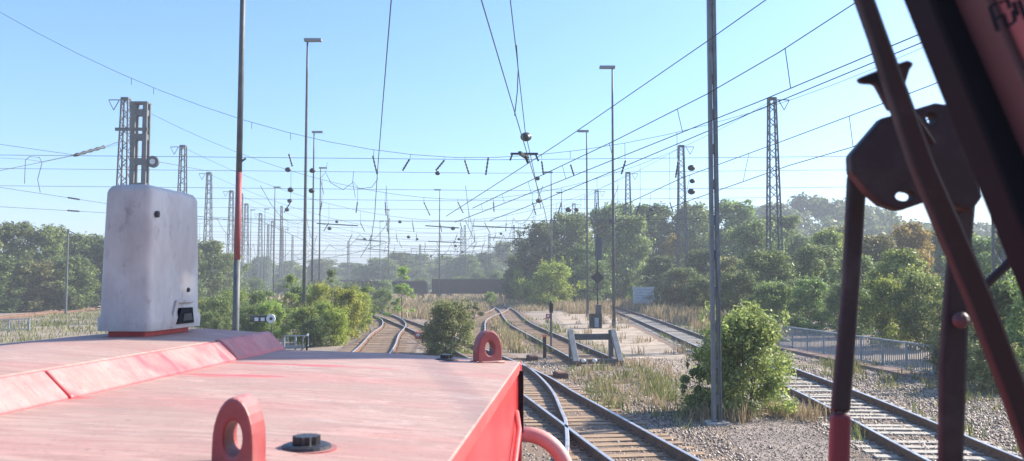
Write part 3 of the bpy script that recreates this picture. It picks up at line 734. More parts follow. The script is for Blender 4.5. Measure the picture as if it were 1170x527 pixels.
for k, d in enumerate(HS):
    if k: lattice_mast(LMX[k], d, MH, 1.15, .5, f'grey lattice catenary mast {nthL[k]}', 'lattice masts')
    lattice_mast(RMX[k], d, MH, 1.15, .5, f'grey lattice catenary mast {nthR[k]}', 'lattice masts', bracket=1)

# ------------------------------------------------------------------ cross spans
def sag_pts(k):
    xl, xr = LMX[k], RMX[k]; d = HS[k]; low = HC + 6.4; top = MH - .1
    xc = (540 - CX) / F * 45 * (1 + .12 * k) if k == 0 else (xl + xr) / 2 * .75
    pts = []
    for i in range(25):
        x = xl + (xr - xl) * i / 24
        q = (x - xc) / ((xc - xl) if x < xc else (xr - xc))
        pts.append(Vector((x, d, low + (top - low) * abs(q) ** 1.85)))
    return pts, xc
ORD = ['nearest', 'second', 'third', 'fourth', 'fifth', 'sixth', 'seventh', 'eighth', 'farthest']
def zcable(pts, x):
    for a, b in zip(pts, pts[1:]):
        if a.x <= x <= b.x: t = (x - a.x) / (b.x - a.x); return a.z + (b.z - a.z) * t
    return pts[0].z
def insulator(p, q, parent, r=0.045):
    b = MB(); p = Vector(p); q = Vector(q); n = 9; pts = []; rr = []
    for i in range(n + 1):
        pts.append(p.lerp(q, i / n)); rr.append(r if i % 2 else r * .55)
    b.tube(pts, rr, 7); return b.build('insulator', M['insul'], parent, smooth=True)
def ball(c, r, parent): return MB().sphere(c, (r * 1.25, r, r), 12, 8).build('ball_insulator', M['insul'], parent, smooth=True)
for k, d in enumerate(HS):
    t = empty('cross_span', (0, 0, 0), label=f'{ORD[k]} cross span of cables and insulators strung over the tracks', cat='overhead wires', group='catenary cross spans')
    wr = 0.010 + 0.00006 * d
    pts, xc = sag_pts(k)
    MB().tube(pts, wr, 5).build('sag_cable', M['wire'], t)
    hts = [HC + 6.3, HC + 5.6, HC + 4.7]
    for j, z in enumerate(hts[:3]):
        xl, xr = LMX[k] + .3, RMX[k] - .3
        MB().tube([(xl, d, z + .25), ((xl + xr) / 2, d, z), (xr, d, z + .25)], wr * (.8 if j else 1), 5).build('span_wire', M['wire'], t)
    if k == 0:
        segs = [((426, 178), (431, 199)), ((468, 182), (460, 195)), ((508, 183), (498, 195)), ((531, 183), (536, 199)), ((558, 180), (555, 200)), ((619, 184), (621, 200)), ((652, 188), (656, 201)), ((715, 183), (710, 199)), ((775, 184), (772, 203)), ((330, 176), (334, 190))]
        for (a, b) in segs: insulator(at(*a, d), at(*b, d), t, .06)
        for (px, py, r) in ((329, 194, .13), (332, 217, .13), (357, 195, .13), (356, 218, .13), (500, 198, .11), (614, 204, .11), (790, 192, .16), (791, 207, .12), (790, 219, .16), (601, 156.5, .24)): ball(at(px, py, d), r, t)
        for px in (145, 171, 285, 330, 426, 468, 508, 531, 558, 619, 652, 715, 775):
            x = gx(px, d); zt = zcable(pts, x); zb = at(px, 181, d).z
            if px < 340: zb = zt - .35
            MB().tube([(x, d, zt), (x, d, min(zt - .05, zb))], .014, 5).build('dropper', M['wire'], t)
    else:
        nI = 12
        for i in range(nI):
            x = -16 + i * 2.7 + random.uniform(-.8, .8) - k * 1.6
            z1 = hts[0] - .1; ln = random.uniform(.75, 1.05); sl = random.uniform(-.55, .55)
            insulator((x, d, z1), (x + sl, d, z1 - ln), t, .06)
            zt = zcable(pts, x)
            if zt > z1: MB().tube([(x, d, zt), (x, d, z1)], .014, 5).build('dropper', M['wire'], t)
        for i in range(7):
            x = random.choice([-16, -9, -6, -3, 3, 6, 9, 12]) + random.uniform(-1, 1) - k * 1.3
            ball((x, d, random.choice(hts)), random.uniform(.13, .2), t)
        for i in range(3):
            x = -14 + i * 7 + random.uniform(-2, 2) - k * 1.5; z = hts[2] - random.uniform(.0, .5); L = random.uniform(2.5, 4.5)
            MB().tube([(x, d, z), (x + L, d, z - .18)], .045, 6).build('steady_arm', M['wire'], t)

# ------------------------------------------------------------------ overhead line wires along the tracks
def wires(label, contact=None, messenger=None, drops=5, rad=0.011, plane=False):
    t = empty('overhead_line', (0, 0, 0), label=label, cat='overhead wires', group='overhead lines along the tracks')
    def ser(L): return [ath(px, py, h) for (px, py, h) in L]
    C = ser(contact) if contact else None; Ms = ser(messenger) if messenger else None
    def tub(P, nm):
        # extend toward and behind the camera so that the line does not end in view
        e = P[0] + (P[0] - P[1]).normalized() * 14
        e.z = P[0].z
        MB().tube([e] + P, [rad * .45] + [rad * (.45 + p.y / 38) for p in P], 5).build(nm, M['wire'], t)
    if C and Ms and plane:
        b_ = (C[-1].x - C[0].x) / (C[-1].y - C[0].y); a_ = C[0].x - b_ * C[0].y; Ms = []
        for (px, py, h) in messenger:
            d = ray(px, py); Y = a_ / (d.x / d.y - b_); Ms.append(Vector((d.x / d.y * Y, Y, HC + d.z / d.y * Y)))
    if C: tub(C, 'contact_wire')
    if Ms: tub(Ms, 'messenger_wire')
    def at_y(P, y):
        for a, b in zip(P, P[1:]):
            if min(a.y, b.y) <= y <= max(a.y, b.y): u = (y - a.y) / (b.y - a.y); return a.lerp(b, u)
    if C and Ms:
        y0 = max(C[0].y, Ms[0].y); y1 = min(C[-1].y, Ms[-1].y)
        for i in range(drops):
            y = y0 + (y1 - y0) * (i + .5) / drops; a = at_y(C, y); b = at_y(Ms, y)
            if a and b: MB().tube([a, b], .008, 5).build('dropper', M['wire'], t)
    return t
lw = wires('single overhead wire passing left of centre straight overhead', contact=[(447, 0, 3.2), (438, 110, 3.2), (431, 200, 3.2), (428, 247, 3.2), (424, 275, 3.2), (412, 294, 3.2)])
cw = wires('overhead wire pair above the middle ending in a ball insulator', contact=[(550, 0, 3.2), (585, 118, 3.2), (600, 168, 3.2), (622, 240, 3.2), (628, 268, 3.2)], messenger=[(583, 0, 4.2), (590, 60, 4.2), (600, 150, 4.2), (612, 205, 4.2), (618, 238, 4.2)], drops=0)
# jumper loop and section insulator on it
MB().tube([ath(590, 52, 4.0), ath(592, 80, 3.8), ath(591, 105, 3.5), ath(588, 132, 3.2)], .010, 5).build('jumper', M['wire'], cw)
c0 = ath(599, 178, 3.2); b = MB()
b.bar(c0 + Vector((-.35, 0, .05)), c0 + Vector((.35, 0, .05)), .05); b.bar(c0 + Vector((-.3, 0, .05)), c0 + Vector((-.36, 0, -.12)), .04); b.bar(c0 + Vector((.28, 0, .05)), c0 + Vector((.36, 0, -.14)), .04); b.bar(c0 + Vector((-.12, -.5, 0)), c0 + Vector((.1, .5, 0)), .08); b.bar(c0 + Vector((.02, 0, .0)), c0 + Vector((.1, 0, -.2)), .06)
b.build('section_insulator', M['insul'], cw)
bl = MB().sphere(ath(601, 157, 4.0), (.11, .11, .11), 12, 8).build('ball_insulator', M['insul'], cw, smooth=True)
wires('highest slanting overhead wire on the right', messenger=[(875, 0, 4.6), (807, 48, 4.6), (640, 163, 4.6), (560, 215, 4.6), (510, 247, 4.6)])
wires('overhead wire pair on the right with droppers, upper of two', contact=[(1046, 41, 3.2), (870, 115, 3.2), (640, 207, 3.2), (585, 229, 3.2), (520, 254, 3.2)], messenger=[(990, -5, 4.5), (890, 60, 4.5), (807, 108, 4.5), (700, 162, 4.5), (590, 214, 4.5), (540, 238, 4.5)], drops=7, plane=True)
wires('overhead wire on the right just under the upper pair', contact=[(1050, 50, 3.3), (870, 124, 3.3), (690, 200, 3.3), (600, 237, 3.3), (560, 252, 3.3)])
wires('overhead wire pair over the rightmost track', contact=[(1065, 135, 3.2), (971, 169, 3.2), (902, 189, 3.2), (780, 232, 3.2), (700, 262, 3.2)], messenger=[(1065, 97, 3.9), (1007, 119, 3.9), (895, 161, 3.9), (780, 203, 3.9), (690, 245, 3.9)], drops=5, plane=True)
def far_line(label, pts, n_d=3):
    t = empty('overhead_line', (0, 0, 0), label=label, cat='overhead wires', group='overhead lines along the tracks')
    P = [Vector((x, y, 0)) for x, y in pts]; C = [p + Vector((0, 0, 6.1)) for p in P]; Ms = []
    for a, b in zip(P, P[1:]):
        for k in range(6): u = k / 6; Ms.append(a.lerp(b, u) + Vector((0, 0, 7.9 - 1.1 * 4 * u * (1 - u))))
    Ms.append(P[-1] + Vector((0, 0, 7.9)))
    MB().tube(C, [.008 + p.y * .00016 for p in C], 5).build('contact_wire', M['wire'], t); MB().tube(Ms, [.007 + p.y * .00014 for p in Ms], 5).build('messenger_wire', M['wire'], t)
    for a, b in zip(P, P[1:]):
        for k in range(1, n_d + 1):
            u = k / (n_d + 1); q = a.lerp(b, u); MB().tube([q + Vector((0, 0, 6.1)), q + Vector((0, 0, 7.9 - 1.1 * 4 * u * (1 - u)))], .009, 5).build('dropper', M['wire'], t)
far_line('far overhead line above the curved track on the left', [(-6.5, 45), (-9.5, 68), (-16, 92), (-24, 115), (-32, 138), (-40, 161)])
far_line('far overhead line above the siding in the centre', [(1.6, 45), (.1, 68), (-.9, 92), (-2.8, 115), (-6, 138), (-10, 161), (-14, 184)])
far_line('far overhead line left of the siding', [(-2.4, 45), (-2.9, 68), (-5, 92), (-8, 115), (-12, 138), (-17, 161), (-22, 184)])
far_line('far overhead line over the left shrubs', [(-13, 45), (-16, 68), (-20.5, 92), (-27, 115), (-35, 138), (-44, 161)])
far_line('far overhead line over the left grass', [(-20, 45), (-23, 68), (-28, 92), (-34, 115), (-40, 138)])
far_line('far overhead line over the sandy strip', [(5.5, 45), (6, 68), (5.6, 92), (4.5, 115), (2, 138), (-2, 161)])
# left anchoring wire with insulator string
t = empty('anchor_wire', (0, 0, 0), label='anchoring wire with dark ribbed insulator string left of the box mast', cat='overhead wires')
P = [at(-60, 207, 50), at(0, 195, 53), at(84, 178, 58)]; Q = [at(119, 168, 60), at(136, 162, 61)]
MB().tube(P, .018, 5).build('wire', M['wire'], t); MB().tube(Q, .018, 5).build('wire', M['wire'], t)
insulator(P[-1], Q[0], t, .13)
MB().tube([at(-60, 160, 58), at(0, 165, 58), at(84, 177, 58)], .014, 5).build('wire', M['wire'], t)
t = empty('hanger_loop', (0, 0, 0), label='thin hanging wire loop at the far left of the sky', cat='overhead wires')
MB().tube([at(28, 210, 55), at(29, 183, 55), at(34, 179, 55), at(45, 180, 55), at(48, 186, 55), at(43, 205, 55), at(46, 220, 55)], .02, 5).build('loop', M['wire'], t)
MB().tube([at(-60, 178, 58.4), at(29, 182, 55), at(48, 185, 55.5), at(136, 165, 61.5)], .010, 5).build('wire', M['wire'], t)
for y0, y1, dd, lab in ((218, 250, 70, 'upper'), (244, 241, 74, 'lower')):
    t = empty('far_wire', (0, 0, 0), label=f'{lab} thin wire above the left hedge with a small insulator', cat='overhead wires')
    A = at(-40, y0 - 10, dd); B = at(330, y1 + 10, dd + 14)
    MB().tube([A, A.lerp(B, .5) + Vector((0, 0, -.2)), B], .017, 5).build('wire', M['wire'], t)
    c = A.lerp(B, .28); c2 = A.lerp(B, .315); insulator(c + Vector((0, 0, -.1)), c2 + Vector((0, 0, -.12)), t, .09)

# looped jumper cables in the left middle (hang from the second span)
t = empty('jumper_cables', (0, 0, 0), label='drooping jumper cables between small hangers left of centre', cat='overhead wires')
pp = [at(366, 204, 66), at(372, 197, 66), at(378, 209, 66), at(392, 217, 66), at(404, 208, 66), at(410, 216, 66), at(425, 214, 66), at(432, 204, 66)]
MB().tube(pp, .022, 5).build('cable', M['wire'], t)
MB().tube([at(366, 204, 66), at(370, 222, 66)], .02, 5).build('cable', M['wire'], t); MB().tube([at(404, 196, 66), at(403, 208, 66), at(406, 226, 66)], .02, 5).build('cable', M['wire'], t)
MB().tube([at(372, 197, 66), at(374, 185, 66)], .012, 5).build('cable', M['wire'], t)

# ------------------------------------------------------------------ box mast with pulley wheel
t = empty('box_mast', (gx(157, 62), 62, 0), label='two channel steel box mast with pulley wheel above the cream housing', cat='mast')
h = at(157, 119, 62).z; w2 = .47
for sx in (-1, 1):
    for sy in (-1, 1): MB().box((sx * (w2 - .05), sy * .28, h / 2), (.31, .16, h)).build('channel', M['mast'], t)
for z in np.arange(1, h, 1.75): 
    for sy in (-1, 1): MB().box((0, sy * .29, z), (.76, .05, .42)).build('batten', M['mast'], t)
    for sx in (-1, 1): MB().box((sx * .485, 0, z), (.05, .42, .42)).build('batten', M['mast'], t)
MB().box((0, 0, h + .06), (1.2, .8, .12)).build('cap', M['mast'], t)
MB().box((-.45, -.45, at(157, 149, 62).z), (2.3, .12, .22)).build('cross_arm', M['mast'], t)
zc = at(172, 185, 62).z; b = MB(); 
b.tube([(.95, -.12, zc), (.95, .12, zc)], .42, 18); wheel = b.build('pulley_wheel', M['steel'], t)
b = MB(); b.tube([(.95, -.16, zc), (.95, -.13, zc)], .2, 14); b.build('hub', M['white'], wheel)
MB().tube([at(176, 184, 62) - t.location, at(240, 196, 80) - t.location], .02, 5).build('tension_wire', M['wire'], t)

# ------------------------------------------------------------------ lamp posts
def lamp_post(px, top_py, depth, side, label, r=0.085, head=1.0, base=None):
    x = gx(px, depth); h = at(px, top_py, depth).z
    t = empty('lamp_post', (x, depth, 0), label=label, cat='lamp post', group='yard lamp posts')
    MB().tube([(0, 0, -.1), (0, 0, h * .45), (0, 0, h * .88), (0, 0, h - .12)], [r * 1.3, r * 1.05, r * .8, r * .6], 10).build('pole', M['steel'], t, smooth=True)
    MB().tube([(0, 0, 0), (0, 0, .55)], r * 1.6, 10).build('base_sleeve', M['steel'], t)
    MB().box((side * head * .32, 0, h), (head, .34, .17)).build('lamp_head', M['lamp'], t, bevel=.02)
    return t
lamps = [
 (348, 46, 50, 1, 'tallest lamp post on the left with a flat rectangular head'),
 (357, 151, 80, 1, 'second lamp post right beside the tallest left one'),
 (365, 192, 106, 1, 'third of the left lamp posts in line'),
 (313, 214, 121, 1, 'slim lamp post left of the tallest left one'),
 (302, 239, 160, 1, 'faint lamp post among the far left masts'),
 (286, 240, 163, 1, 'faint lamp post just right of the red banded pole'),
 (701, 77, 55.7, -1, 'tallest lamp post on the right with flat rectangular head'),
 (671, 150, 76, -1, 'second lamp post on the right'),
 (630, 197, 100, -1, 'third lamp post on the right above the yellow bush'),
 (642, 220, 130, -1, 'fourth lamp post on the right above the dark trees'),
 (502, 217, 128, -1, 'slim lamp post right of centre over the middle shrub'),
 (444, 240, 162, -1, 'lamp post over the young birch'),
 (434, 253, 190, 1, 'small far lamp post left of the young birch'),
 (423, 270, 230, 1, 'smallest far lamp post over the far trees'),
 (326, 262, 210, 1, 'small far lamp post left of the second left post'),
 (296, 262, 210, 1, 'small far lamp post nearest the red banded pole')]
for a in lamps: lamp_post(*a)
# far bare masts on the left and middle
for i, (px, top, d, lab) in enumerate([(275, 222, 140, 'thin far mast right of the near dark pole'), (306, 258, 190, 'thin far mast left of the slim lamp post'), (334, 270, 220, 'thin far mast near the tall left lamp post'), (480, 280, 200, 'short far mast left of the slim centre lamp post'), (527, 262, 190, 'far twin mast in the centre, left'), (531, 258, 192, 'far twin mast in the centre, right'), (559, 268, 180, 'far mast above the siding'), (587, 258, 172, 'far mast left of the dark wood'), (398, 276, 200, 'far mast over the left far trees'), (321, 236, 170, 'thin far mast beside the slim lamp post')]):
    lattice_mast(gx(px, d), d, at(px, top, d).z, .5, .3, lab, 'far bare masts', bracket=0)

# ------------------------------------------------------------------ near steel mast (two channels with battens)
dm = 18.4; xm = gx(816.5, dm)
t = empty('steel_mast', (xm, dm, 0), label='tall near steel mast of two channels beside the green bush', cat='mast')
H = 12.5
for s in (-1, 1):
    b = MB(); b.bar((s * .064, 0, -.1), (s * .044, 0, H), .068, .15); b.build('channel', M['galv'], t)
b = MB()
for z in np.arange(.5, H, .75): MB().box((0, -.06, z), (.16 - .05 * z / H, .012, .2)).build('batten', M['mast'], t); MB().box((0, .06, z), (.16 - .05 * z / H, .012, .2)).build('batten', M['mast'], t)
MB().box((0, 0, -.01), (.5, .5, .12)).build('footing', M['concrete'], t, bevel=.02)
MB().tube([(.06, -.09, 0.1), (.06, -.1, 2.6), (.03, -.085, 2.9), (-.02, -.09, 3.6)], .012, 6).build('cable', M['wire'], t)
# unseen box mast added right of the locomotive to shade the front of the hood
t = empty('box_mast', (5.1, 6.85, 0), R(-25), label='unseen steel box mast added between the near tracks to shade the hood front', cat='mast')
for sx in (-1, 1): MB().box((0, sx * .36, 5.2), (.4, .1, 10.4)).build('channel', M['mast'], t)
for z in np.arange(.3, 10.4, .62): MB().box((.18, 0, z), (.03, .62, .58)).build('batten', M['mast'], t)
# pole on the left; its red band is a windscreen reflection painted on
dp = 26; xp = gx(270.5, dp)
t = empty('near_dark_pole', (xp, dp, 0), label='near dark pole on the left with a red reflection painted on as a band', cat='pole')
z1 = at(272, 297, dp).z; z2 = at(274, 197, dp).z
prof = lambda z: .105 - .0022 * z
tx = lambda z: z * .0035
for nm, a, b_, mt in (('lower_pole', -.1, z1, 'steel'), ('reflection_band', z1, z2, 'red_reflection'), ('upper_pole', z2, 13.5, 'steel')):
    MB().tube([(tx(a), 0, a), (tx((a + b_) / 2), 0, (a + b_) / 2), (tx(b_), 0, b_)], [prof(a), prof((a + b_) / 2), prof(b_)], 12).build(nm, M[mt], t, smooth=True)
MB().bar((.05, 0, z2 + .3), (.22, 0, z2 + .42), .05).build('hook', M['steel'], t)
# far left wooden mast
t = empty('hedge_mast', (gx(77, 80), 80, 0), label='thin mast with slanted stay in front of the left hedge', cat='mast')
hm = at(77, 262, 80).z
MB().tube([(0, 0, -.1), (0, 0, hm)], [.11, .08], 8).build('pole', M['steel'], t)
MB().bar((0, 0, hm - .1), (1.6, 0, hm - .9), .07).build('stay', M['steel'], t)

# ------------------------------------------------------------------ railings
def railing(p0, p1, h, label, n_bars, posts=5):
    t = empty('railing', (p0[0], p0[1], 0), label=label, cat='railing')
    a = Vector((0, 0, 0)); c = Vector((p1[0] - p0[0], p1[1] - p0[1], 0))
    up = Vector((0, 0, 1))
    MB().bar(a + up * h, c + up * h, .07, .05).build('top_rail', M['railing'], t)
    MB().bar(a + up * .14, c + up * .14, .04, .04).build('bottom_rail', M['railing'], t)
    for i in range(posts):
        q = a.lerp(c, i / (posts - 1)); MB().bar(q - up * .05, q + up * (h - .025), .07).build('post', M['railing'], t)
    for i in range(n_bars):
        q = a.lerp(c, (i + .5) / n_bars); MB().bar(q + up * .16, q + up * (h - .02), .024).build('bar', M['railing'], t)
    return t
railing((gx(1063, 27), 27), (gx(888, 39.5), 39.5), .98, 'grey bar railing of the bridge beside the rightmost track', 96, 9)
b = MB(); A = Vector((gx(1072, 26.5), 26.5, 0)); B = Vector((gx(884, 40.5), 40.5, 0)); b.bar(A + Vector((-.25, -.2, .0)), B + Vector((-.25, -.2, .0)), .9, .2)
tag(b.build('bridge_kerb', mat('reddish bridge concrete', (0.27, 0.185, 0.15), .9, noise=((.17, .12, .10), 2, .4, .65), bump=.3)), 'reddish concrete bridge kerb under the bar railing', 'kerb', kind='structure')
railing((gx(-60, 50), 50), (gx(36, 52), 52), .75, 'pale low railing at the far left above the hood', 26, 5)
railing((gx(326, 38), 38), (gx(352, 38), 38), .62, 'short metal railing just beyond the end of the raised hood', 3, 3)
railing((gx(352, 38), 38), (gx(357.5, 43), 43), .62, 'short railing end turning away behind the raised hood', 12, 3)

# ------------------------------------------------------------------ buffer stop
t = empty('buffer_stop', (3.0, 31.2, 0), math.atan2(.09, 1), label='steel buffer stop with two sloping struts at the siding end', cat='buffer stop')
for s in (-1, 1):
    x = s * .74
    MB().bar((x, 1.1, 0), (x, 1.1, 1.18), .16, .2).build('post', M['steel'], t, bevel=.01)
    MB().bar((x + s * .05, 1.0, 1.15), (x + s * .05, -.35, .12), .2, .16).build('strut', M['galv'], t, bevel=.01)
    MB().box((x, .35, .08), (.2, 1.7, .12)).build('base_rail', M['rail_side'], t)
MB().box((0, 1.12, .93), (1.33, .14, .22)).build('beam', M['steel'], t, bevel=.01)
MB().box((0, -.3, .16), (1.3, .12, .16)).build('tie_bar', M['steel'], t)
for s in (-1, 1): MB().sphere((s * .2 - .35, -.42, .2), (.09, .05, .07)).build('white_marker', M['white'], t)

# ------------------------------------------------------------------ signals, posts, boards
t = empty('signal_post', (gx(682.5, 62), 62, 0), label='dark signal post with diamond plate and upright slim screen', cat='signal')
Z = lambda py: at(682, py, 62).z
MB().tube([(0, 0, -.05), (0, 0, Z(268))], .055, 8).build('post', M['black'], t)
MB().box((.08, -.05, (Z(271) + Z(297)) / 2), (.46, .12, Z(271) - Z(297))).build('screen', M['slate'], t, bevel=.02)
c = Z(317); MB().prism([(-.48, -.12, c), (0, -.12, c - .48), (.48, -.12, c), (0, -.12, c + .48)], (0, .05, 0)).build('diamond_plate', M['black'], t)
t = empty('relay_box', (gx(680, 56), 56, 0), label='black relay box with pale front plate behind the buffer stop', cat='box')
MB().box((0, 0, .46), (.78, .5, .92)).build('cabinet', M['black'], t, bevel=.02)
MB().box((.05, -.26, .36), (.26, .03, .6)).build('plate', M['blue_grey'], t)
MB().box((.2, .1, 1.2), (.36, .3, .56)).build('upper_box', mat('dark grey box', (.09, .1, .1)), t, bevel=.02)
t = empty('thin_post', (gx(629.5, 38), 38, 0), label='thin steel post standing beside the siding', cat='post')
MB().tube([(0, 0, -.05), (0, 0, at(629, 344, 38).z)], .045, 8).build('post', M['steel'], t); MB().box((0, -.02, at(629, 352, 38).z), (.16, .05, .42)).build('plate', M['black'], t)
def dwarf(px, py, d, label, double=False, h=.55, off=0):
    t = empty('dwarf_signal', (gx(px, d), d, 0), label=label, cat='signal')
    MB().tube([(0, 0, -.03), (0, 0, h)], .04, 8).build('post', M['black'], t)
    for s in ((-1, 1) if double else (0,)):
        bx = MB().box((s * .19, 0, h), (.3, .2, .34)).build('housing', M['redlamp'], t, bevel=.03)
        MB().tube([(s * .19, -.1, h + .03), (s * .19, -.15, h + .03)], .085, 12).build('lens', M['white'], bx)
    if not double: MB().bar((-.04, 0, h - .12), (-.35, 0, h - .22), .06).build('arm', M['black'], t)
    return t
dwarf(483, 388, 42, 'pair of small red marker lanterns left of the middle shrub', True, .38)
dwarf(626, 364, 62, 'small red lantern with white lens by the siding', False, .52)
t = empty('marker_post', (gx(622, 34), 34, 0), label='short dark marker post with orange cap beside the siding', cat='post')
MB().bar((0, 0, -.05), (0, 0, .82), .13).build('post', M['maroon'], t, bevel=.01); MB().box((0, 0, .86), (.2, .18, .09)).build('cap', M['orange'], t, bevel=.015)
t = empty('point_lantern', (gx(305, 40), 40, 0), label='dark point lantern with round white face beyond the raised hood', cat='lantern')
zz = at(305, 364, 40).z
MB().tube([(.28, 0, -.05), (.28, 0, zz - .1)], .03, 8).build('post', M['steel'], t)
MB().box((-.15, 0, zz), (1.1, .34, .3)).build('housing', M['black'], t, bevel=.06, seg=3)
MB().tube([(.28, -.15, zz), (.28, -.24, zz)], .2, 18).build('round_face', M['white'], t); MB().tube([(.3, -.24, zz), (.3, -.27, zz)], .07, 14).build('lens', M['black'], t)
for dx in (-.38, -.1): MB().box((dx, -.16, zz - .03), (.18, .03, .16)).build('white_plate', M['white'], t, bevel=.01)
def point_machine(px, d, label):
    t = empty('point_machine', (gx(px, d), d, 0), R(8), label=label, cat='point machine'); t.scale = (.7, .8, .6)
    MB().box((0, 0, .17), (.5, .95, .26)).build('housing', mat('rusty red machine paint', (.12, .05, .045), .8, noise=((.07, .045, .04), 6, .4, .6)), t, bevel=.03)
    MB().box((0, 0, .315), (.4, .8, .05)).build('lid', M['rail_side'], t, bevel=.015)
    for q in (-.25, .25): MB().tube([(-.2, q, .12), (-1.1, q, .1)], .022, 8).build('point_rod', M['rail_side'], t)
point_machine(608, 33, 'rusty low point machine beside the bright curving rail')
point_machine(640, 27, 'rusty low point machine in the weeds right of the near turnout')
# white board
db = 92; t = empty('notice_board', (gx(735, db), db, 0), label='pale board with blue grey bands in front of the right wood', cat='board')
zt, zb = at(735, 328.5, db).z, at(735, 347, db).z
for s in (-1, 1): MB().bar((s * 1.05, .05, -.05), (s * 1.05, .05, zt + .05), .12).build('post', M['white'], t)
n = 6
for i in range(n):
    z = zb + (zt - zb) * (i + .5) / n; MB().box((0, -.04, z), (2.2, .05, (zt - zb) / n - .035)).build('plank', M['board'], t)
MB().box((.45, -.08, zb + (zt - zb) * .34), (1.2, .03, .32)).build('dark_panel', M['blue_grey'], t)
MB().box((0, -.06, zt + .03), (2.3, .1, .06)).build('top_edge', M['white'], t)
t = empty('small_sign', (gx(754, 88), 88, 0), label='small white sign on a thin post right of the pale board', cat='sign')
MB().tube([(0, 0, -.05), (0, 0, at(754, 330, 88).z)], .05, 8).build('post', M['white'], t); MB().box((0, -.07, at(754, 334, 88).z), (.36, .04, .7)).build('plate', M['white'], t)
t = empty('small_post', (gx(867, 31), 31, 0), label='short wooden post behind the green bush', cat='post')
MB().bar((0, 0, -.05), (0, 0, at(867, 360, 31).z), .12).build('post', M['concrete'], t, bevel=.01)

# ------------------------------------------------------------------ far wagons
def wagon(x, y, L, label, h=3.1):
    t = empty('freight_wagon', (x, y, 0), label=label, cat='wagon', group='dark freight wagons in the far yard')
    MB().box((0, 0, 1.1 + (h - 1.1) / 2), (L, 2.7, h - 1.1)).build('body', M['wagon'], t, bevel=.05)
    for i in range(int(L / 1.4)): MB().box((-L / 2 + .7 + i * 1.4, -1.4, 1.1 + (h - 1.1) / 2), (.14, .12, h - 1.15)).build('rib', M['wagon'], t)
    MB().box((0, 0, 1.0), (L + .6, 2.2, .18)).build('underframe', M['black'], t)
    for s in (-1, 1):
        for q in (-.9, .9):
            MB().tube([(s * (L / 2 - 2) + q, -.8, .5), (s * (L / 2 - 2) + q, .8, .5)], .46, 14).build('wheelset', M['rail_side'], t)
    return t
for i, lab in enumerate(['dark freight wagon, left one of the far pair', 'dark freight wagon, right one of the far pair']):
    wagon(-20.8 + i * 13.5, 150, 12.6, lab, 3.05 + .35 * (i % 2))
wagon(-36, 185, 12.6, 'grey freight wagon standing alone behind the left shrubs', 3.4)

# ------------------------------------------------------------------ locomotive
YAW = -math.atan(74 / F)                    # heading a little to the right of the camera axis
loco = empty('locomotive', (0, 0, 0), YAW, label='red locomotive seen from its cab, long dusty hood ahead', cat='locomotive')
def build_l(mb, nm, mt, parent=loco, **k): return mb.build(nm, mt, parent, **k)
Zt = HC - .36                               # right edge height of the lower hood
XE, XR, XT, YF = -.256, -1.35, -1.425, 3.98
zr = Zt + .05; zt2 = HC - .235
# lower hood: cambered top, right side, front end
def strip(poly, y0, y1, nm, mt, bev=0.0, seg=2):
    b = MB(); b.prism([(x, y0, z) for x, z in poly], (0, y1 - y0, 0)); return build_l(b, nm, mt, bevel=bev, seg=seg, smooth=bev > 0)
strip([(XE, Zt), (-.8, Zt + .032), (XR - .1, zr), (XR - .1, zr - .05), (XE, Zt - .05)], .4, YF, 'hood_top', M['hood'], .006)
strip([(XE - .012, Zt - .05), (XE - .012, 1.45), (-2.35, 1.45), (-2.35, Zt - .05)], .4, YF - .03, 'hood_side', M['red'], .01)
strip([(XE + .004, Zt - .012), (XE + .004, Zt - .75), (XE - .03, Zt - .75), (XE - .03, Zt - .012)], YF - .0, YF + .03, 'front_frame', M['red'], .004)
# raised deck with sloping edge and end cap
strip([(XR, zr - .02), (XR, zr + .004), (XT, zt2), (XT - .02, zt2 - .02), (XT - .05, zr - .02)], .4, 2.263, 'sloping_edge', M['ridge'], .008)
strip([(XR, zr - .02), (XR, zr + .004), (XT, zt2), (XT - .02, zt2 - .02), (XT - .05, zr - .02)], 2.272, 3.42, 'sloping_edge', M['ridge'], .008)
strip([(XR - .004, zr - .02), (XR - .004, zr + .006), (XT, zt2 + .004), (XT - .03, zt2 + .006), (XT - .05, zr - .02)], 3.435, YF + .03, 'edge_end_cap', M['ridge'], .02, 3)
strip([(XT - .021, zt2 - .03), (XT - .021, zt2 - .001), (-1.72, zt2 + .016), (-1.98, zt2 + .014), (-2.5, zt2 - .035), (-2.5, zt2 - .09)], .4, YF + .02, 'raised_deck', M['hood'], .006)
# walkway, frame, wheels under it
build_l(MB().box((-1.3, 1.0, 1.3), (2.8, 9.4, .12)), 'walkway', M['maroon'])
build_l(MB().box((-1.3, 1.0, .95), (2.0, 9.0, .5)), 'main_frame', M['black'])
for yy in (-2.2, .4, 3.0):
    for s in (-1, 1): build_l(MB().tube([(-1.3 + s * .72, yy, .6), (-1.3 + s * .86, yy, .6)], .46, 20), 'wheel', M['rail_side'])
# handrail hoop at the front corner
b = MB(); hp = []
for i in range(13):
    a = math.pi / 2 - i / 12 * math.pi / 2
    hp.append((XE + .01 + .20 * math.cos(a), YF + .06, Zt - .335 - .20 + .20 * math.sin(a)))
hp = [(XE - .12, YF + .06, Zt - .335)] + hp + [(XE + .21, YF + .06, 1.36)]
b.tube(hp, .036, 12); build_l(b, 'handrail', M['tube'], smooth=True)
build_l(MB().tube([(XE - .006, 2.9, Zt - .62), (XE + .012, 3.2, Zt - .42), (XE + .012, 3.7, Zt - .26), (XE - .006, 3.8, Zt - .2)], .012, 8), 'side_rod', M['red'], smooth=True)
build_l(MB().box((XE + .007, YF - .075, Zt - .17), (.022, .022, .27)), 'seam', M['rubber'])
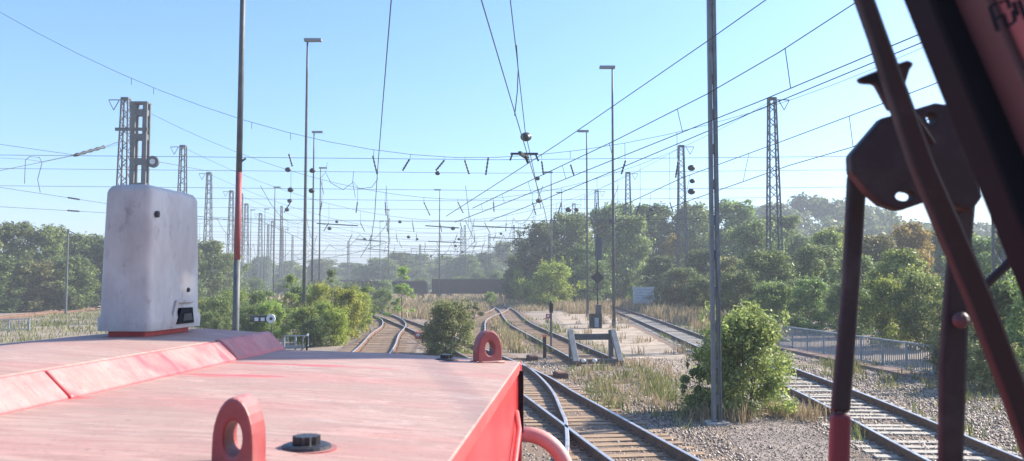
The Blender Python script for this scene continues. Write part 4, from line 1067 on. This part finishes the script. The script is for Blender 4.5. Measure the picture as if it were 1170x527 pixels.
# lifting lugs
def lug(x, y, z, w, th, h, rz, hole):
    t = empty('lifting_lug', (x, y, z), rz); t.parent = loco
    n = 28; outer = []; inner = []
    for i in range(n):
        a = 2 * math.pi * i / n; s, c = math.sin(a), math.cos(a)
        ex = 2.0 if s > 0 else 7
        px = w / 2 * (abs(c) ** (2 / ex)) * (1 if c > 0 else -1); pz = (h * .62 * (s ** .95) if s > 0 else -h * .42 * (abs(s) ** (2 / 7))) + h * .4
        if s <= 0: px *= 1.0 + .08 * abs(s)
        outer.append((px, pz)); inner.append((hole[0] / 2 * c, hole[1] / 2 * s + h * .5))
    b = MB(); vs = []
    for y_ in (-th / 2, th / 2):
        vs += [(p[0], y_, p[1]) for p in outer] + [(p[0], y_, p[1]) for p in inner]
    fs = []
    for i in range(n):
        j = (i + 1) % n
        fs += [(i, j, n + j, n + i), (2 * n + i, 3 * n + i, 3 * n + j, 2 * n + j), (i, 2 * n + i, 2 * n + j, j), (n + i, n + j, 3 * n + j, 3 * n + i)]
    b.add(vs, fs); o = b.build('lug_plate', M['lug'], loco, bevel=.006, seg=2); o.name = 'lifting_lug'
    o.location = t.location; o.rotation_euler = (0, 0, rz); bpy.data.objects.remove(t)
    wb = MB(); rw = random.Random(3); ring = []
    for (cx_, cy_) in [(-1, -1), (-.5, -1), (0, -1), (.5, -1), (1, -1), (1, 0), (1, 1), (.5, 1), (0, 1), (-.5, 1), (-1, 1), (-1, 0), (-1, -1)]:
        ring.append((cx_ * w * .54, cy_ * th * .52, .012))
    wb.tube(ring, [.008 + rw.uniform(-.002, .002) for _ in ring], 6); wb.build('weld_bead', M['lug'], o, smooth=True)
    return o
def lf(px, py, depth):                        # pixel at a distance to locomotive coordinates
    p = at(px, py, depth); return Matrix.Rotation(-YAW, 4, 'Z') @ p
def topz(x): return Zt + .05 * min(1, max(0, (XE - x) / (XE - XR)))
p = lf(264, 500, 1.60); lug(p.x, p.y + .04, topz(p.x) - .012, .078, .072, .142, R(0), (.035, .064))
p = lf(557, 400, 3.86); lug(p.x, p.y, topz(p.x) - .01, .118, .055, .148, R(33), (.044, .062))
# bolts
def bolt(px, depth, s=1.0):
    p = lf(px, 450, depth); z = topz(p.x)
    o = build_l(MB().tube([(p.x, p.y, z - .01), (p.x, p.y, z + .010 * s), (p.x, p.y, z + .013 * s)], [.054 * s, .05 * s, .042 * s], 22), 'bolt_flange', M['bolt'], smooth=False)
    b = MB()
    pr = [((.024 if i % 2 else .029) * s * math.cos(2 * math.pi * i / 24), (.024 if i % 2 else .029) * s * math.sin(2 * math.pi * i / 24)) for i in range(24)]
    b.prism([(p.x + a, p.y + c, z + .012 * s) for a, c in pr], (0, 0, .017 * s)); build_l(b, 'bolt_head', M['bolt'], o)
    build_l(MB().tube([(p.x, p.y, z - .012), (p.x, p.y, z + .004)], .062 * s, 22), 'bolt_pad', M['lug'])
bolt(351, 1.83); bolt(510, 3.86, .95)
# cream housing on the raised deck
p1 = lf(170, 380, 3.47); xr_, yf_ = p1.x, p1.y
zb = HC - .196; zt = HC + .392; wd, dp_ = .215, .475
ped = build_l(MB().box((xr_ - wd / 2 - .005, yf_ + dp_ / 2, zb - .015), (wd - .06, dp_ - .08, .06)), 'pedestal', M['red'], bevel=.004)
b = MB(); ins = .016
lv = [(zb, .004), (zb + .045, .006), (zb + .068, -.003), (zb + .3, -.006), (zt - .035, -.012), (zt - .02, -.016), (zt - .006, -.026), (zt, -.045)]
rings = []
def rrect(x0, x1, y0, y1, r, z):
    out = []
    for cx_, cy_, a0 in ((x1 - r, y1 - r, 0), (x0 + r, y1 - r, 90), (x0 + r, y0 + r, 180), (x1 - r, y0 + r, 270)):
        for k in range(5): a = R(a0 + k * 22.5); out.append((cx_ + r * math.cos(a), cy_ + r * math.sin(a), z))
    return out
for z, i in lv: rings.append(rrect(xr_ - wd - i, xr_ + i, yf_ - i, yf_ + dp_ + i, .026, z))
n = 20; vs = [v for r_ in rings for v in r_]; fs = [(j * n + k, j * n + (k + 1) % n, (j + 1) * n + (k + 1) % n, (j + 1) * n + k) for j in range(len(rings) - 1) for k in range(n)]
fs += [tuple(range(n)), tuple((len(rings) - 1) * n + k for k in range(n))]
b.add(vs, fs); box = build_l(b, 'housing', M['housing'], smooth=True)
em = box.modifiers.new('es', 'EDGE_SPLIT'); em.split_angle = R(40)
sx = xr_ - .001
yc = yf_ + .30
nf = build_l(MB().prism([(sx - .01, yc - .075, zb + .018), (sx - .01, yc + .085, zb + .018), (sx - .01, yc + .07, zb + .085), (sx - .01, yc - .04, zb + .085)], (.022, 0, 0)), 'notch', M['rubber'], box)
MB().prism([(sx + .012, yc - .03, zb + .03), (sx + .012, yc + .06, zb + .03), (sx + .012, yc + .05, zb + .06), (sx + .012, yc - .02, zb + .06)], (.004, 0, 0)).build('notch_plate', M['bolt'], box)
MB().prism([(sx - .004, yc - .13, zb + .005), (sx - .004, yc - .105, zb + .005), (sx - .004, yc - .06, zb + .105), (sx - .004, yc - .075, zb + .115)], (.012, 0, 0)).build('notch_rim', M['housing'], box, bevel=.003)
MB().prism([(sx - .004, yc - .075, zb + .105), (sx - .004, yc + .09, zb + .105), (sx - .004, yc + .1, zb + .118), (sx - .004, yc - .075, zb + .118)], (.012, 0, 0)).build('notch_rim', M['housing'], box, bevel=.003)
for (yy, zz_, rr) in ((yf_ + .055, HC + .272, .0135), (yf_ + .35, HC - .035, .010)):
    o = MB().tube([(sx - .02, yy, zz_), (sx + .003, yy, zz_)], rr, 16).build('fastener', M['bolt'], box)
    MB().tube([(sx + .002, yy, zz_), (sx + .006, yy, zz_)], rr * .5, 12).build('screw', M['steel'], o)

# windscreen pillar, outside bracket and wiper on the right
def quadpx(pts, depth, th, nm, mt, parent=loco, bev=.004):
    P = [lf(px, py, depth) for px, py in pts]
    b = MB(); b.prism(P, (0, -th, 0)); return b.build(nm, mt, parent, bevel=bev)
def ln(p, q, py): t = (py - p[1]) / (q[1] - p[1]); return p[0] + (q[0] - p[0]) * t
L1 = ((1030, 0), (1170, 350)); L2 = ((1077, 0), (1170, 212)); L3 = ((1098, 0), (1170, 160))
ya, yb = -260, 900
quadpx([(ln(*L1, ya), ya), (ln(*L2, ya), ya), (ln(*L2, yb), yb), (ln(*L1, yb), yb)], .80, .05, 'windscreen_seal', M['rubber'])
quadpx([(ln(*L2, ya) - 4, ya), (ln(*L3, ya) + 6, ya), (ln(*L3, yb) + 6, yb), (ln(*L2, yb) - 4, yb)], .775, .07, 'windscreen_pillar', M['maroon'])
pan = quadpx([(ln(*L3, ya), ya), (1900, ya), (1900, yb), (ln(*L3, yb), yb)], .755, .085, 'cab_panel', M['panel'])
# faint stencil digits on the panel, partly cut by the picture edge
pc = lf(1150, 16, .6685)
def seg(p, q, w=.0028):
    a = lf(*p, .6685); c = lf(*q, .6685); b = MB(); b.bar(a, c, w, .002); return b
st = [((1131, 8), (1140, 36)), ((1131, 8), (1138, 4)), ((1137, 22), (1143, 19)), ((1142, 3), (1151, 0)), ((1151, 0), (1154, 10)), ((1146, 16), (1151, 31)), ((1151, 31), (1160, 24)), ((1160, 24), (1157, 12)), ((1158, 2), (1163, 18)), ((1164, 0), (1172, 22))]
bb = MB()
for p, q in st: s_ = seg(p, q); bb.add(s_.v, s_.f)
bb.build('stencil_marks', M['rubber'], pan)

t = empty('mirror_bracket', (0, 0, 0), YAW, label='dark plate bracket on two legs outside the windscreen', cat='bracket')
D = 1.25
plate = [(965, 180), (1000, 139), (1030, 131), (1060, 122), (1074, 124), (1080, 140), (1096, 170), (1112, 228), (1100, 244), (1078, 236), (1052, 232), (1020, 243), (1000, 236), (984, 222), (966, 200)]
def holed(pts, holes, depth, th, nm, mt, parent):
    import bmesh
    P = [lf(px, py, depth) for px, py in pts]; b = MB(); b.prism(P, (0, -th, 0)); o = b.build(nm, mt, parent, bevel=.004)
    for (hx, hy, rw, rh, rot) in holes:
        c = lf(hx, hy, depth); cu = MB(); ring = []
        for i in range(16):
            a = 2 * math.pi * i / 16; u = rw * math.cos(a) * depth / F; v = rh * math.sin(a) * depth / F
            ring.append((c.x + u * math.cos(rot) - v * math.sin(rot), c.y - .1, c.z + u * math.sin(rot) + v * math.cos(rot)))
        cu.prism(ring, (0, .2, 0)); co = cu.build('cutter', mt)
        co.parent = parent
        md = o.modifiers.new('hole', 'BOOLEAN'); md.object = co; md.operation = 'DIFFERENCE'
        bpy.context.view_layer.update(); dg = bpy.context.evaluated_depsgraph_get()
        me = bpy.data.meshes.new_from_object(o.evaluated_get(dg)); o.modifiers.clear(); o.data = me; bpy.data.objects.remove(co)
    return o
holed(plate, [(1055, 139.5, 6.5, 7, .3), (1026, 226, 12, 6, .1)], D, .03, 'plate', M['arm'], t)
def leg(pts, depth, th, nm, mt): return quadpx(pts, depth, th, nm, mt, t, .006)
leg([(966, 200), (986, 222), (981, 300), (968, 470), (947, 470), (960, 330)], D + .035, .02, 'leg', M['arm'])
leg([(947, 471), (968, 471), (960, 760), (935, 760)], D + .033, .024, 'leg_foot', mat('dark red reflection on foot', (.13, .022, .03), .6))  # red of the lower leg is a reflection put into its colour
leg([(1086, 238), (1110, 230), (1104, 300), (1096, 520), (1090, 760), (1068, 760), (1070, 420), (1078, 310)], D + .035, .02, 'leg', M['arm'])
leg([(1100, 342), (1112, 330), (1160, 284), (1168, 290), (1118, 338), (1104, 354)], D + .04, .015, 'brace', M['arm'])
MB().sphere(lf(1098, 366, D), .012).build('pivot_knob', M['maroon'], t)
MB().sphere(lf(1026, 190, D - .01), .012).build('pivot_knob', M['maroon'], t)

t = empty('wiper', (0, 0, 0), YAW, label='long black wiper arm slanting across the right side of the windscreen', cat='wiper')
D2 = .95
def arm_pts(l): return [lf(px, py, D2) for px, py in l]
b = MB()
P = [(968, -40), (1000, 50), (1022, 115), (1048, 190), (1078, 260), (1112, 340), (1150, 440), (1185, 540)]
W = [19, 20, 24, 27, 29, 29, 28, 27]
poly = [(x - w_ / 2, y) for (x, y), w_ in zip(P, W)] + [(x + w_ / 2, y) for (x, y), w_ in list(zip(P, W))[::-1]]
quadpx(poly, D2, .022, 'arm', M['arm'], t, .005)
b = MB(); b.tube([lf(988, -30, D2), lf(1003, 30, D2), lf(1020, 75, D2), lf(1040, 125, D2), lf(1066, 165, D2)], .0035, 8); b.build('rod', M['arm'], t)
quadpx([(976, 92), (996, 84), (1034, 71), (1041, 75), (1036, 82), (1028, 108), (1042, 130), (1012, 128), (996, 98), (980, 97)], D2 + .024, .012, 'carrier', M['arm'], t, .003)

# ------------------------------------------------------------------ haze
b = MB(); b.box((0, 300, 16.5), (1100, 800, 35))
hm_ = bpy.data.materials.new('air haze'); hm_.use_nodes = True; nn = hm_.node_tree.nodes; nn.remove(nn['Principled BSDF'])
pv = nn.new('ShaderNodeVolumePrincipled'); pv.inputs['Color'].default_value = (.86, .92, 1, 1); pv.inputs['Density'].default_value = 0.0012; pv.inputs['Anisotropy'].default_value = 0.0
hm_.node_tree.links.new(pv.outputs[0], nn['Material Output'].inputs['Volume'])
hz = b.build('haze', hm_); tag(hz, 'pale blue haze in the air over the yard', 'haze', kind='stuff')
